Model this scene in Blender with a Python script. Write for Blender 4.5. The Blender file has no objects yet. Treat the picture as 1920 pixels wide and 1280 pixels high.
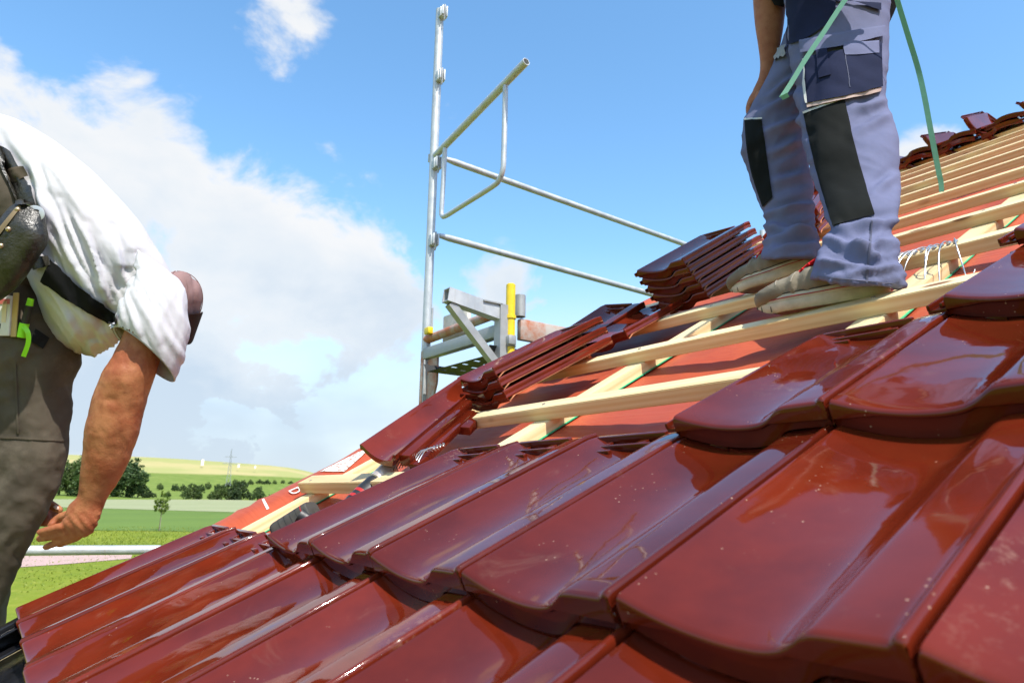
import bpy, bmesh, math, random
import numpy as np
from mathutils import Vector, Matrix, noise as mnoise
from mathutils.bvhtree import BVHTree

random.seed(7); rng = np.random.default_rng(7)
scene = bpy.context.scene
COL = scene.collection

# ------------------------------------------------------------------ camera
CAM_R = np.array([[0.5875, 0.8091, 0.0133], [-0.1693, 0.1389, -0.9757], [-0.7913, 0.5710, 0.2186]])
_u, _s, _v = np.linalg.svd(CAM_R); CAM_R = _u @ _v
CAM_C = np.array([0.9916, -0.0537, 0.2364])
FPX = 1285.07
cam = bpy.data.cameras.new("camera"); cam_ob = bpy.data.objects.new("camera", cam); COL.objects.link(cam_ob)
m3 = Matrix([[CAM_R[0][i], -CAM_R[1][i], -CAM_R[2][i]] for i in range(3)])
cam_ob.matrix_world = Matrix.Translation(Vector(CAM_C)) @ m3.to_4x4()
cam.sensor_width = 36; cam.lens = FPX / 1920 * 36
cam.clip_start = 0.02; cam.clip_end = 20000
cam.dof.use_dof = True; cam.dof.focus_distance = 1.55; cam.dof.aperture_fstop = 9.0
scene.camera = cam_ob

# ------------------------------------------------------------------ light, sky, exposure
SUN = Vector((0.56, -0.06, 0.82)).normalized()
world = bpy.data.worlds.new("World"); scene.world = world; world.use_nodes = True
sun = bpy.data.lights.new("sun", 'SUN'); sun.energy = 3.6; sun.angle = math.radians(0.53); sun.color = (1, .955, .88)
sun_ob = bpy.data.objects.new("sun", sun); COL.objects.link(sun_ob)
sun_ob.rotation_euler = SUN.to_track_quat('Z', 'Y').to_euler()
scene.view_settings.view_transform = 'Standard'; scene.view_settings.look = 'None'
scene.view_settings.gamma = 1; scene.view_settings.exposure = 0.80
scene.view_settings.use_curve_mapping = False
scene.cycles.use_denoising = True
scene.cycles.max_bounces = 6; scene.cycles.diffuse_bounces = 3; scene.cycles.glossy_bounces = 3; scene.cycles.adaptive_threshold = .02

def at(x, y, d):
    r = CAM_R.T @ np.array([(x - 960) / FPX, (y - 640) / FPX, 1.0]); return CAM_C + r * d
def ray(x, y):
    return CAM_R.T @ np.array([(x - 960) / FPX, (y - 640) / FPX, 1.0])
def on_axis(x, y, axis, val):
    r = ray(x, y); return CAM_C + r * ((val - CAM_C[axis]) / r[axis])
def project(P):
    X = (np.asarray(P) - CAM_C) @ CAM_R.T
    return np.stack([960 + FPX * X[..., 0] / X[..., 2], 640 + FPX * X[..., 1] / X[..., 2], X[..., 2]], -1)
def unit(v):
    v = np.asarray(v, float); return v / (np.linalg.norm(v) + 1e-12)

# ---- world nodes
def build_sky():
    nt = world.node_tree; nt.nodes.clear(); N = nt.nodes.new; L = nt.links.new
    out = N('ShaderNodeOutputWorld'); mix = N('ShaderNodeMixShader'); L(mix.outputs[0], out.inputs[0])
    b1 = N('ShaderNodeBackground'); b2 = N('ShaderNodeBackground')
    sky = N('ShaderNodeTexSky'); sky.sky_type = 'NISHITA'; sky.sun_disc = False
    sky.sun_elevation = math.asin(SUN.z); sky.sun_rotation = math.atan2(SUN.x, SUN.y)
    sky.altitude = 150; sky.air_density = 1.0; sky.dust_density = 0.6; sky.ozone_density = 1.2
    hsv = N('ShaderNodeHueSaturation'); hsv.inputs['Saturation'].default_value = 1.17; hsv.inputs['Value'].default_value = 1.22; hsv.inputs['Hue'].default_value = .492
    L(sky.outputs[0], hsv.inputs['Color']); L(hsv.outputs[0], b1.inputs[0]); b1.inputs[1].default_value = 0.15
    tc = N('ShaderNodeTexCoord'); D = tc.outputs['Generated']
    def math_(op, a, b=None, c=None):
        n = N('ShaderNodeMath'); n.operation = op
        for i, v in enumerate((a, b, c)):
            if v is None: continue
            if isinstance(v, (int, float)): n.inputs[i].default_value = v
            else: L(v, n.inputs[i])
        return n.outputs[0]
    def ramp(v, a, b, lo=0., hi=1.):
        n = N('ShaderNodeMapRange'); n.interpolation_type = 'SMOOTHSTEP'
        L(v, n.inputs[0]); n.inputs[1].default_value = a; n.inputs[2].default_value = b
        n.inputs[3].default_value = lo; n.inputs[4].default_value = hi
        return n.outputs[0]
    def noise(scale, detail, rough, sc=(1, 1, 1), off=(0, 0, 0), dist=0.):
        mp = N('ShaderNodeMapping'); mp.inputs['Scale'].default_value = sc; mp.inputs['Location'].default_value = off
        L(D, mp.inputs[0]); n = N('ShaderNodeTexNoise'); n.inputs['Scale'].default_value = scale
        n.inputs['Detail'].default_value = detail; n.inputs['Roughness'].default_value = rough
        n.inputs['Distortion'].default_value = dist
        L(mp.outputs[0], n.inputs['Vector']); return n.outputs['Fac']
    def blob(px, py, r, inner=0.0):
        c = unit(ray(px, py)); n = N('ShaderNodeVectorMath'); n.operation = 'DISTANCE'
        L(D, n.inputs[0]); n.inputs[1].default_value = c
        return ramp(n.outputs['Value'], r / FPX, r * inner / FPX)
    # the cumulus bank: cloud centres given as sky directions
    acc = None
    for px, py, r, a in [(-60, 450, 420, 1.0), (250, 330, 300, .95), (480, 500, 370, 1.05), (680, 570, 310, .95), (300, 700, 480, .85),
                         (930, 560, 190, .62), (510, 5, 170, .62), (60, -70, 130, .5), (1760, 300, 110, .6)]:
        v = math_('MULTIPLY', blob(px, py, r, 0.), a)
        acc = v if acc is None else math_('MAXIMUM', acc, v)
    # the rest of the sky carries fair-weather clouds of the same kind
    far = ramp(noise(1.5, 3, .5, off=(3.1, .4, 1.7)), .46, .66)
    clear = blob(1250, -350, 1750, .6)
    rest = math_('MULTIPLY', math_('MULTIPLY', far, .85), math_('SUBTRACT', 1, clear))
    acc = math_('MAXIMUM', acc, rest)
    n1 = noise(7.5, 9, .58, sc=(1, 1, 1.5), dist=.25)
    n2 = noise(3.0, 4, .5, sc=(1, 1, 2.2), off=(1.3, 5.2, .3))
    dens = math_('ADD', acc, math_('MULTIPLY', math_('SUBTRACT', n1, .5), 1.75))
    fac = ramp(dens, .33, .68)
    # thin milky veil toward the horizon
    sep = N('ShaderNodeSeparateXYZ'); L(D, sep.inputs[0])
    low = math_('MULTIPLY', ramp(sep.outputs[2], .36, 0.08), ramp(n2, .3, .7, .82, .98))
    fac = math_('MAXIMUM', fac, low)
    fac = math_('MULTIPLY', fac, .96)
    L(fac, mix.inputs[0])
    cr = N('ShaderNodeValToRGB')
    shade = math_('ADD', math_('MULTIPLY', ramp(dens, .45, 1.35), .42), math_('MULTIPLY', ramp(n2, .35, .68), .42))
    shade = math_('ADD', shade, math_('MULTIPLY', ramp(sep.outputs[2], .42, .04), .60))
    L(shade, cr.inputs[0]); e = cr.color_ramp.elements
    e[0].position = .12; e[0].color = (.97, .975, .98, 1); e[1].position = .95; e[1].color = (.62, .73, .86, 1)
    m = cr.color_ramp.elements.new(.5); m.color = (.83, .89, .95, 1)
    L(cr.outputs[0], b2.inputs[0]); b2.inputs[1].default_value = .565
    L(b1.outputs[0], mix.inputs[1]); L(b2.outputs[0], mix.inputs[2])
build_sky()

# ------------------------------------------------------------------ helpers
def tag(o, label=None, cat=None, group=None, kind=None):
    if label: o['label'] = label
    if cat: o['category'] = cat
    if group: o['group'] = group
    if kind: o['kind'] = kind
    return o
def link(name, me, mat=None, parent=None):
    o = bpy.data.objects.new(name, me); COL.objects.link(o)
    if mat is not None and me is not None and not me.materials:
        for k in (mat if isinstance(mat, (list, tuple)) else [mat]): me.materials.append(k)
    if parent is not None: o.parent = parent
    return o
def empty(name, loc=(0, 0, 0)):
    o = bpy.data.objects.new(name, None); COL.objects.link(o); o.location = Vector(loc); o.empty_display_size = .1
    return o
def child(o, parent):
    o.parent = parent; o.matrix_parent_inverse = Matrix.Translation(-Vector(parent.location)); return o
def mesh(name, v, f, smooth=None, mats=None):
    me = bpy.data.meshes.new(name); me.from_pydata([tuple(map(float, p)) for p in v], [], f)
    me.validate(); me.update()
    if smooth is not None:
        me.polygons.foreach_set('use_smooth', [True] * len(me.polygons))
        if smooth < 180: me.set_sharp_from_angle(angle=math.radians(smooth))
    return me
class MB:
    """collects simple solids into one mesh"""
    def __init__(s): s.v = []; s.f = []; s.mi = []
    def add(s, v, f, mi=0):
        o = len(s.v); s.v += [tuple(map(float, p)) for p in v]; s.f += [tuple(i + o for i in q) for q in f]; s.mi += [mi] * len(f); return s
    def box(s, c, ex, ey, ez, sx, sy, sz, bev=0, mi=0):
        c = np.array(c, float); ex, ey, ez = unit(ex) * sx / 2, unit(ey) * sy / 2, unit(ez) * sz / 2
        if bev <= 0:
            v = [c + a * ex + b * ey + d * ez for a in (-1, 1) for b in (-1, 1) for d in (-1, 1)]
            return s.add(v, [(0, 1, 3, 2), (4, 6, 7, 5), (0, 4, 5, 1), (2, 3, 7, 6), (0, 2, 6, 4), (1, 5, 7, 3)], mi)
        bm = bmesh.new(); r = bmesh.ops.create_cube(bm, size=1)
        bmesh.ops.scale(bm, verts=bm.verts, vec=(sx, sy, sz))
        bmesh.ops.bevel(bm, geom=list(bm.edges), offset=bev, segments=2, affect='EDGES', profile=.5)
        A = np.stack([unit(ex), unit(ey), unit(ez)], 1)
        v = [c + A @ np.array(p.co) for p in bm.verts]; bm.verts.index_update()
        f = [tuple(q.index for q in p.verts) for p in bm.faces]; bm.free(); return s.add(v, f, mi)
    def tube(s, pts, r, n=16, caps=True, inner=None, mi=0):
        pts = [np.array(p, float) for p in pts]; rr = r if isinstance(r, (list, tuple)) else [r] * len(pts)
        v = []; f = []; up = None
        for i, p in enumerate(pts):
            t = unit(pts[min(i + 1, len(pts) - 1)] - pts[max(i - 1, 0)])
            if up is None:
                up = np.array([0, 0, 1.]) if abs(t[2]) < .9 else np.array([1., 0, 0])
            a = unit(up - t * (up @ t)); b = np.cross(t, a); up = a
            for k in range(n):
                w = 2 * math.pi * k / n; v.append(p + rr[i] * (a * math.cos(w) + b * math.sin(w)))
        for i in range(len(pts) - 1):
            for k in range(n):
                f.append((i * n + k, i * n + (k + 1) % n, (i + 1) * n + (k + 1) % n, (i + 1) * n + k))
        if caps: f += [tuple(range(n))[::-1], tuple(range((len(pts) - 1) * n, len(pts) * n))]
        return s.add(v, f, mi)
    def pipe(s, a, b, r, wall, n=20):
        """open-ended pipe with wall thickness"""
        a, b = np.array(a, float), np.array(b, float); t = unit(b - a)
        up = np.array([0, 0, 1.]) if abs(t[2]) < .9 else np.array([1., 0, 0]); e1 = unit(up - t * (up @ t)); e2 = np.cross(t, e1)
        v = []
        for p, q in ((a, r), (b, r), (b, r - wall), (a, r - wall)):
            v += [p + q * (e1 * math.cos(2 * math.pi * k / n) + e2 * math.sin(2 * math.pi * k / n)) for k in range(n)]
        f = [(j * n + k, j * n + (k + 1) % n, ((j + 1) % 4) * n + (k + 1) % n, ((j + 1) % 4) * n + k) for j in range(4) for k in range(n)]
        return s.add(v, f)
    def me(s, name, smooth=None):
        m = mesh(name, s.v, s.f, smooth)
        if any(s.mi): m.polygons.foreach_set('material_index', s.mi)
        return m
    def ob(s, name, mat, parent=None, smooth=None, keep=False):
        o = link(name, s.me(name, smooth), mat)
        if parent is not None: child(o, parent)
        return o

# ------------------------------------------------------------------ materials
class NT:
    def __init__(s, name):
        s.m = bpy.data.materials.new(name); s.m.use_nodes = True; s.t = s.m.node_tree; s.p = s.t.nodes['Principled BSDF']; s._c = None
    def n(s, t, **kw):
        k = s.t.nodes.new(t)
        for a, b in kw.items(): setattr(k, a, b)
        return k
    def l(s, a, b): s.t.links.new(a, b)
    def coord(s, rand=True, kind='Object', sc=(1, 1, 1)):
        tc = s.n('ShaderNodeTexCoord'); mp = s.n('ShaderNodeMapping'); mp.inputs['Scale'].default_value = sc
        s.l(tc.outputs[kind], mp.inputs[0])
        if rand:
            oi = s.n('ShaderNodeObjectInfo'); mu = s.n('ShaderNodeMath', operation='MULTIPLY'); mu.inputs[1].default_value = 37.
            s.l(oi.outputs['Random'], mu.inputs[0]); s.l(mu.outputs[0], mp.inputs['Location'])
        return mp.outputs[0]
    def noise(s, vec, scale, detail=4, rough=.55, dist=0):
        k = s.n('ShaderNodeTexNoise'); s.l(vec, k.inputs['Vector'])
        for a, b in (('Scale', scale), ('Detail', detail), ('Roughness', rough), ('Distortion', dist)): k.inputs[a].default_value = b
        return k.outputs['Fac']
    def voro(s, vec, scale, out='Distance'):
        k = s.n('ShaderNodeTexVoronoi'); s.l(vec, k.inputs['Vector']); k.inputs['Scale'].default_value = scale; return k.outputs[out]
    def rng(s, v, a, b, lo=0., hi=1.):
        k = s.n('ShaderNodeMapRange'); k.interpolation_type = 'SMOOTHSTEP'; s.l(v, k.inputs[0])
        for i, q in enumerate((a, b, lo, hi)): k.inputs[i + 1].default_value = q
        return k.outputs[0]
    def mul(s, a, b, op='MULTIPLY'):
        k = s.n('ShaderNodeMath', operation=op)
        for i, q in enumerate((a, b)):
            if isinstance(q, (int, float)): k.inputs[i].default_value = q
            else: s.l(q, k.inputs[i])
        return k.outputs[0]
    def mix(s, f, a, b):
        k = s.n('ShaderNodeMix', data_type='RGBA')
        for i, q in ((0, f), (6, a), (7, b)):
            if isinstance(q, (int, float)): k.inputs[i].default_value = q
            elif isinstance(q, tuple): k.inputs[i].default_value = (*q[:3], 1)
            else: s.l(q, k.inputs[i])
        return k.outputs[2]
    def base(s, v):
        if isinstance(v, tuple): s.p.inputs['Base Color'].default_value = (*v, 1)
        else: s.l(v, s.p.inputs['Base Color'])
    def rough(s, v):
        if isinstance(v, (int, float)): s.p.inputs['Roughness'].default_value = v
        else: s.l(v, s.p.inputs['Roughness'])
    def bump(s, h, strength, dist=.01):
        b = s.n('ShaderNodeBump'); b.inputs['Strength'].default_value = strength; b.inputs['Distance'].default_value = dist
        s.l(h, b.inputs['Height'])
        if s._c is not None: s.l(s._c, b.inputs['Normal'])
        s._c = b.outputs[0]; s.l(s._c, s.p.inputs['Normal'])

def simple(name, base, rough=.5, metal=0., var=.15, scale=6., bump=0., bscale=60., rand=True, sc=(1, 1, 1), spec=None):
    k = NT(name); v = k.coord(rand, sc=sc)
    nz = k.noise(v, scale, 5, .6)
    d = tuple(c * (1 - var) for c in base); h = tuple(min(1, c * (1 + var)) for c in base)
    k.base(k.mix(k.rng(nz, .3, .7), d, h)); k.rough(k.rng(nz, .3, .7, max(.02, rough - .07), min(1, rough + .07)))
    k.p.inputs['Metallic'].default_value = metal
    if spec is not None: k.p.inputs['Specular IOR Level'].default_value = spec
    if bump: k.bump(k.noise(v, bscale, 3, .6), bump, .004)
    return k.m

def mat_glaze():
    k = NT('glazed_clay'); v = k.coord(True)
    big = k.noise(v, 7, 4, .6); fine = k.noise(v, 90, 3, .6)
    c = k.mix(k.rng(big, .3, .7), (.088, .0104, .0040), (.138, .0160, .0056))
    oi = k.n('ShaderNodeObjectInfo'); hv = k.n('ShaderNodeHueSaturation')
    k.l(k.rng(oi.outputs['Random'], 0, 1, .82, 1.15), hv.inputs['Value']); k.l(c, hv.inputs['Color']); c = hv.outputs[0]
    # dust specks, splashes and a thin film of mortar dust
    sp = k.voro(v, 120); spm = k.mul(k.rng(sp, .15, .06), k.rng(k.noise(v, 13, 2, .5), .56, .70))
    film = k.mul(k.rng(k.noise(v, 11, 5, .72, .6), .58, .85), .12)
    smudge = k.mul(k.rng(k.noise(v, 3.6, 2, .6), .60, .72), k.rng(k.noise(v, 85, 4, .75), .50, .70)); smudge = k.mul(smudge, .22)
    dirt = k.mul(k.mul(spm, .75), k.mul(film, smudge, 'MAXIMUM'), 'MAXIMUM')
    k.base(k.mix(dirt, c, (.46, .30, .20)))
    r0 = k.rng(big, .35, .7, .025, .065)
    k.rough(k.mul(r0, k.mul(dirt, .65), 'ADD'))
    k.p.inputs['IOR'].default_value = 1.42
    hgt = k.mul(k.mul(k.noise(v, 9, 1, .5), 1.0), k.mul(k.noise(v, 70, 1, .5), .035), 'ADD')
    k.bump(hgt, .085, .02)
    return k.m
def mat_wood(name, a, b, axis):
    k = NT(name); sc = [26., 26., 26.]; sc[axis] = 1.1
    v = k.coord(True, sc=tuple(sc)); v2 = k.coord(True)
    ring = k.n('ShaderNodeTexWave'); ring.wave_type = 'BANDS'; ring.bands_direction = 'Z'; k.l(v, ring.inputs['Vector'])
    for q, w in (('Scale', .8), ('Distortion', 7.), ('Detail', 3.), ('Detail Scale', .6)): ring.inputs[q].default_value = w
    grain = k.noise(v, 3.0, 6, .65)
    c = k.mix(k.mul(ring.outputs['Fac'], .55), a, b); c = k.mix(k.rng(grain, .45, .75, 0, .45), c, tuple(x * .72 for x in b))
    kc = [14., 14., 14.]; kc[axis] = 5.
    kn = k.voro(k.coord(True, sc=tuple(kc)), 1.0); knm = k.mul(k.rng(kn, .17, .08), k.rng(k.noise(v2, 2.1, 1, .5), .46, .54))
    c = k.mix(knm, c, (.20, .085, .03)); k.base(c); k.rough(.62)
    oi = k.n('ShaderNodeObjectInfo'); hv = k.n('ShaderNodeHueSaturation'); k.l(k.rng(oi.outputs['Random'], 0, 1, .86, 1.08), hv.inputs['Value'])
    k.l(c, hv.inputs['Color']); k.l(hv.outputs[0], k.p.inputs['Base Color'])
    k.bump(grain, .12, .003); return k.m
def mat_underlay():
    k = NT('underlay_foil'); v = k.coord(False); nz = k.noise(v, 5, 5, .6); cr = k.noise(k.coord(False, sc=(1, 5, 1)), 4, 3, .5, 1.)
    k.base(k.mix(k.rng(nz, .35, .65), (.37, .064, .027), (.46, .088, .034))); k.rough(k.rng(nz, .3, .7, .46, .62)); k.p.inputs['Specular IOR Level'].default_value = .3; k.bump(cr, .35, .012); k.bump(nz, .2, .006); return k.m
def mat_galv(name='galvanised_steel', tint=(.55, .57, .58), r=.42):
    k = NT(name); v = k.coord(True); nz = k.noise(v, 14, 5, .65); sp = k.voro(v, 55, 'Color')
    st = k.noise(k.coord(True, sc=(8, 8, .6)), 6, 4, .6)
    c = k.mix(k.rng(nz, .3, .7), tuple(x * .82 for x in tint), tint); c = k.mix(k.rng(st, .58, .75, 0, .35), c, (.36, .30, .22))
    k.base(c); k.p.inputs['Metallic'].default_value = .35; k.rough(k.rng(nz, .3, .7, r - .06, r + .14)); k.bump(nz, .08, .002); return k.m
def mat_rust():
    k = NT('rusty_painted_steel'); v = k.coord(True); nz = k.noise(v, 13, 7, .68); n2 = k.noise(v, 40, 4, .6)
    c = k.mix(k.rng(k.noise(v, 5, 6, .7), .40, .62), (.40, .125, .05), (.44, .40, .36)); c = k.mix(k.rng(n2, .60, .75, 0, .4), c, (.20, .08, .045))
    k.base(c); k.rough(.62); k.p.inputs['Metallic'].default_value = .15; k.bump(n2, .2, .003); return k.m
def mat_cloth(name, base, var=.12, weave=420., bump=.25, dirt=None, rough=.88):
    k = NT(name); v = k.coord(False); nz = k.noise(v, 7, 5, .6); w = k.noise(v, weave, 2, .5)
    c = k.mix(k.rng(nz, .3, .7), tuple(x * (1 - var) for x in base), tuple(min(1, x * (1 + var)) for x in base))
    if dirt: c = k.mix(k.rng(k.noise(v, 5.5, 7, .7), .52, .72, 0, .65), c, dirt)
    k.base(c); k.rough(rough); k.p.inputs['Specular IOR Level'].default_value = .12
    k.bump(k.noise(v, 38, 5, .6), .22, .004); k.bump(w, bump, .0012); return k.m
def mat_skin(name, base, red):
    k = NT(name); v = k.coord(False); nz = k.noise(v, 16, 5, .62); f = k.noise(v, 260, 3, .6); bl = k.noise(v, 42, 4, .65)
    c = k.mix(k.rng(nz, .35, .68), base, red); c = k.mix(k.rng(bl, .52, .72, 0, .38), c, tuple(x * .6 for x in red))
    k.base(c); k.rough(k.rng(f, .3, .7, .5, .68)); k.p.inputs['Specular IOR Level'].default_value = .35; k.p.inputs['Subsurface Weight'].default_value = 0.
    k.p.inputs['Subsurface Radius'].default_value = (.6, .2, .1); k.p.inputs['Subsurface Scale'].default_value = .012
    k.bump(bl, .35, .003); k.bump(f, .4, .0015); return k.m
def mat_leaf(name, a, b):
    k = NT(name); v = k.coord(False); nz = k.noise(v, .9, 3, .6); oi = k.n('ShaderNodeObjectInfo'); hv = k.n('ShaderNodeHueSaturation')
    k.l(k.rng(oi.outputs['Random'], 0, 1, .8, 1.2), hv.inputs['Value']); k.l(k.mix(k.rng(nz, .3, .7), a, b), hv.inputs['Color'])
    k.l(hv.outputs[0], k.p.inputs['Base Color']); k.rough(.6); k.p.inputs['Transmission Weight'].default_value = 0.
    tr = k.n('ShaderNodeBsdfTranslucent'); mx = k.n('ShaderNodeMixShader'); mx.inputs[0].default_value = .3
    k.l(hv.outputs[0], tr.inputs[0]); k.l(k.p.outputs[0], mx.inputs[1]); k.l(tr.outputs[0], mx.inputs[2])
    k.l(mx.outputs[0], k.t.nodes['Material Output'].inputs[0]); return k.m
def mat_ground(name, cols, scale, fine, bump=.4, sc=(1, 1, 1)):
    k = NT(name); v = k.coord(False, sc=sc); a = k.noise(v, scale, 6, .65); b = k.noise(v, fine, 5, .7)
    c = k.mix(k.rng(a, .35, .65), cols[0], cols[1]); c = k.mix(k.rng(b, .45, .72, 0, .7), c, cols[2]); k.base(c); k.rough(.95)
    k.p.inputs['Specular IOR Level'].default_value = .15; k.bump(b, bump, .3); return k.m

GLAZE = mat_glaze(); CLAY = simple('unglazed_clay', (.46, .165, .07), .8, var=.3, scale=18, bump=.3)
PINE = mat_wood('pine_batten', (.79, .63, .36), (.65, .41, .165), 0)
PINE_T = mat_wood('pine_counter_batten', (.81, .66, .38), (.69, .48, .20), 1)
FOIL = mat_underlay(); GALV = mat_galv(); GALV_D = mat_galv('weathered_steel', (.40, .41, .41), .5); RUST = mat_rust()
BLACKM = simple('black_coated_metal', (.012, .012, .014), .18, 0., var=.3, scale=12, bump=.05)
RUBBER = simple('black_rubber', (.022, .02, .018), .55, var=.3, scale=25, bump=.25)
YELLOW = simple('yellow_paint', (.80, .56, .015), .4, var=.12, scale=20, bump=.08)
TAPE = simple('green_sealing_tape', (.03, .42, .20), .6)
WHITE = simple('white_print', (.78, .76, .72), .6, var=.06)
STRAP = None

# ------------------------------------------------------------------ roof frame
TH = 0.50354; W = .205; G = .35119; ZB = -.0591; TB = .2933
cT, sT = math.cos(TH), math.sin(TH)
ROOF = Matrix(((1, 0, 0, 0), (0, cT, -sT, 0), (0, sT, cT, 0), (0, 0, 0, 1)))
S_, T_, N_ = np.array([1., 0, 0]), np.array([0, cT, sT]), np.array([0, -sT, cT])
def rw(s, t, n=0.): return S_ * s + T_ * t + N_ * n
UZ = ZB - .057                      # underlay level
roof = empty('house'); roof.matrix_world = ROOF
tag(roof, 'house roof half covered with glossy red-brown tiles over bare pine battens', 'house', kind='thing')
def roof_part(name, me, mat, parent=None, loc=(0, 0, 0)):
    o = link(name, me, mat, parent or roof); o.location = loc; return o

# ---- tile mesh ------------------------------------------------------
def catmull(P, per=3):
    P = np.array(P, float); out = []
    for i in range(len(P) - 1):
        p0, p1, p2, p3 = P[max(i - 1, 0)], P[i], P[i + 1], P[min(i + 2, len(P) - 1)]
        for k in range(per):
            t = k / per; out.append(.5 * ((2 * p1) + (-p0 + p2) * t + (2 * p0 - 5 * p1 + 4 * p2 - p3) * t * t + (-p0 + 3 * p1 - 3 * p2 + p3) * t ** 3))
    out.append(P[-1]); return np.array(out)
LEN = .405
SLOPE = .030 / G
def tile_mesh(name):
    pan = catmull([(.012, -3.6), (.03, -4.6), (.07, -7.8), (.14, -12.6), (.24, -18.0), (.34, -21.6), (.44, -23.4), (.53, -23.2), (.60, -20.6), (.65, -15.6), (.69, -9.6), (.72, -6.5), (.76, -5.4), (.84, -4.8), (.93, -4.4)], 3)
    top = np.array([(0, -24), (0, -8.5), (.003, -5.2)] + [tuple(p) for p in pan] + [(.945, -3.0), (.951, -.8), (.958, 0), (.970, .1), (.978, -.8), (.983, -3), (.984, -8.5), (.980, -9.5), (.980, -14.5), (.984, -15.5), (.984, -22)])
    top[:, 0] *= W; top[:, 1] /= 1000
    n = len(top); v = []; f = []; mi = []
    H = top[:, 1]; wall = np.zeros(n, bool); wall[:2] = True; wall[-6:] = True
    base = np.where(wall, H, H)
    crease = np.minimum(-.0235, H - .006)
    bott = np.minimum(-.0325, H - .0285); bott[wall] = -.0325
    def row(vv, hh, inset=0.):
        i0 = len(v)
        for i in range(n):
            u = top[i, 0]
            if inset: u = u + inset * (1 if i < 3 else -1 if i >= n - 8 else 0)
            v.append((u, vv if np.isscalar(vv) else vv[i], hh[i]))
        return i0
    def bridge(a, b, m=0):
        for i in range(n - 1): f.append((a + i, a + i + 1, b + i + 1, b + i)); mi.append(m)
    rows = [row(.006, bott), row(.0045, crease - .0022), row(.0, np.where(wall, np.maximum(H, crease), crease)), row(-.0003, np.minimum(H - .0045, H)), row(.0004, H - .0022, .0006), row(.0024, H - .0006), row(.006, H)]
    dip = np.exp(-((top[:, 0] / W - .46) / .2) ** 2)
    for vv in (.025, .06, .15, .25, .34): rows.append(row(vv, H + .0008 * dip * math.sin(vv * 9)))
    rows.append(row(LEN - .022, H)); rows.append(row(LEN, H - .003))
    for a, b in zip(rows, rows[1:]): bridge(a, b)
    # underside
    und = np.minimum(H - .0125, -.004 - .0125); und[wall] = np.minimum(H[wall], -.0165)
    u1 = row(.030, np.where(wall, -.024, und - .002)); u2 = row(LEN, und)
    bridge(rows[-1], u2, 1); bridge(u2, u1, 1); bridge(u1, rows[0], 1)
    mb = MB(); mb.add(v, f); mb.mi = mi
    X, Y, Z = np.eye(3)
    def b(u0, u1, v0, v1, h0, h1, bev=.0012, m=0): mb.box(((u0 + u1) / 2, (v0 + v1) / 2, (h0 + h1) / 2), X, Y, Z, u1 - u0, v1 - v0, h1 - h0, bev, m)
    # side lock on the left: plate with two rails
    b(-.030, .004, .018, LEN - .02, -.030, -.0245); b(-.030, -.0255, .016, LEN - .03, -.0246, -.0165); b(-.0165, -.0120, .024, LEN - .03, -.0246, -.0175)
    b(-.007, -.003, .024, LEN - .03, -.0246, -.0195)
    # head lock: upstand, second bar and lugs
    b(.004, .142, LEN - .0085, LEN + .0005, -.030, -.0055, .0025); b(.010, .128, LEN - .030, LEN - .0235, -.024, -.0125, .002)
    b(-.028, .012, LEN - .012, LEN - .002, -.030, -.014); b(.020, .040, LEN - .0235, LEN - .009, -.024, -.0135); b(.095, .112, LEN - .0235, LEN - .009, -.024, -.0135)
    b(.030, .062, LEN - .047, LEN - .039, -.023, -.0145, .002)
    b(.146, .192, LEN - .010, LEN, -.02, -.0095, .002)
    # hanging lugs underneath
    b(.060, .085, LEN - .060, LEN - .045, -.046, -.030, .002, 1); b(.120, .145, LEN - .060, LEN - .045, -.046, -.024, .002, 1)
    me = mb.me(name, 42); me.materials.append(GLAZE); me.materials.append(CLAY); return me
TILE = tile_mesh('roof_tile')
TILT = -math.atan(SLOPE)
def tile_matrix(s, t, n=0., rz=0., rx=TILT, ry=0.):
    return Matrix.Translation((s, t, n)) @ Matrix.Rotation(rz, 4, 'Z') @ Matrix.Rotation(ry, 4, 'Y') @ Matrix.Rotation(rx, 4, 'X')
for course, i0 in ((0, -4), (1, -1), (2, 2), (3, 3), (4, 3)):
    for i in range(i0, 7):
        o = link('roof_tile', TILE, None, roof)
        j = lambda a: random.uniform(-a, a)
        o.matrix_local = tile_matrix(i * W + j(.0009), course * G + j(.0022), j(.0010), j(.003), TILT + j(.002), j(.003))

# ---- battens --------------------------------------------------------
def wood_bar(name, L, w, h, axis, seed):
    bm = bmesh.new(); bmesh.ops.create_cube(bm, size=1); d = [w, w, h]; d[axis] = L; d[1 - axis] = w
    bmesh.ops.scale(bm, verts=bm.verts, vec=d)
    bmesh.ops.bevel(bm, geom=list(bm.edges), offset=.0018, segments=2, affect='EDGES')
    es = [e for e in bm.edges if abs(e.verts[0].co[axis] - e.verts[1].co[axis]) > L * .5]
    bmesh.ops.subdivide_edges(bm, edges=es, cuts=24)
    r = random.Random(seed); a, b, p = r.uniform(.0006, .0018), r.uniform(.0005, .0016), r.uniform(0, 6)
    for v in bm.verts:
        x = v.co[axis]; v.co[1 - axis] += a * math.sin(x * 1.7 + p) + .0005 * mnoise.noise((x * 9, seed, v.co.z * 30)); v.co[2] += b * math.sin(x * 1.3 + p * 2) * .5
    me = bpy.data.meshes.new(name); bm.to_mesh(me); bm.free()
    me.polygons.foreach_set('use_smooth', [True] * len(me.polygons)); me.set_sharp_from_angle(angle=math.radians(35)); return me
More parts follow.
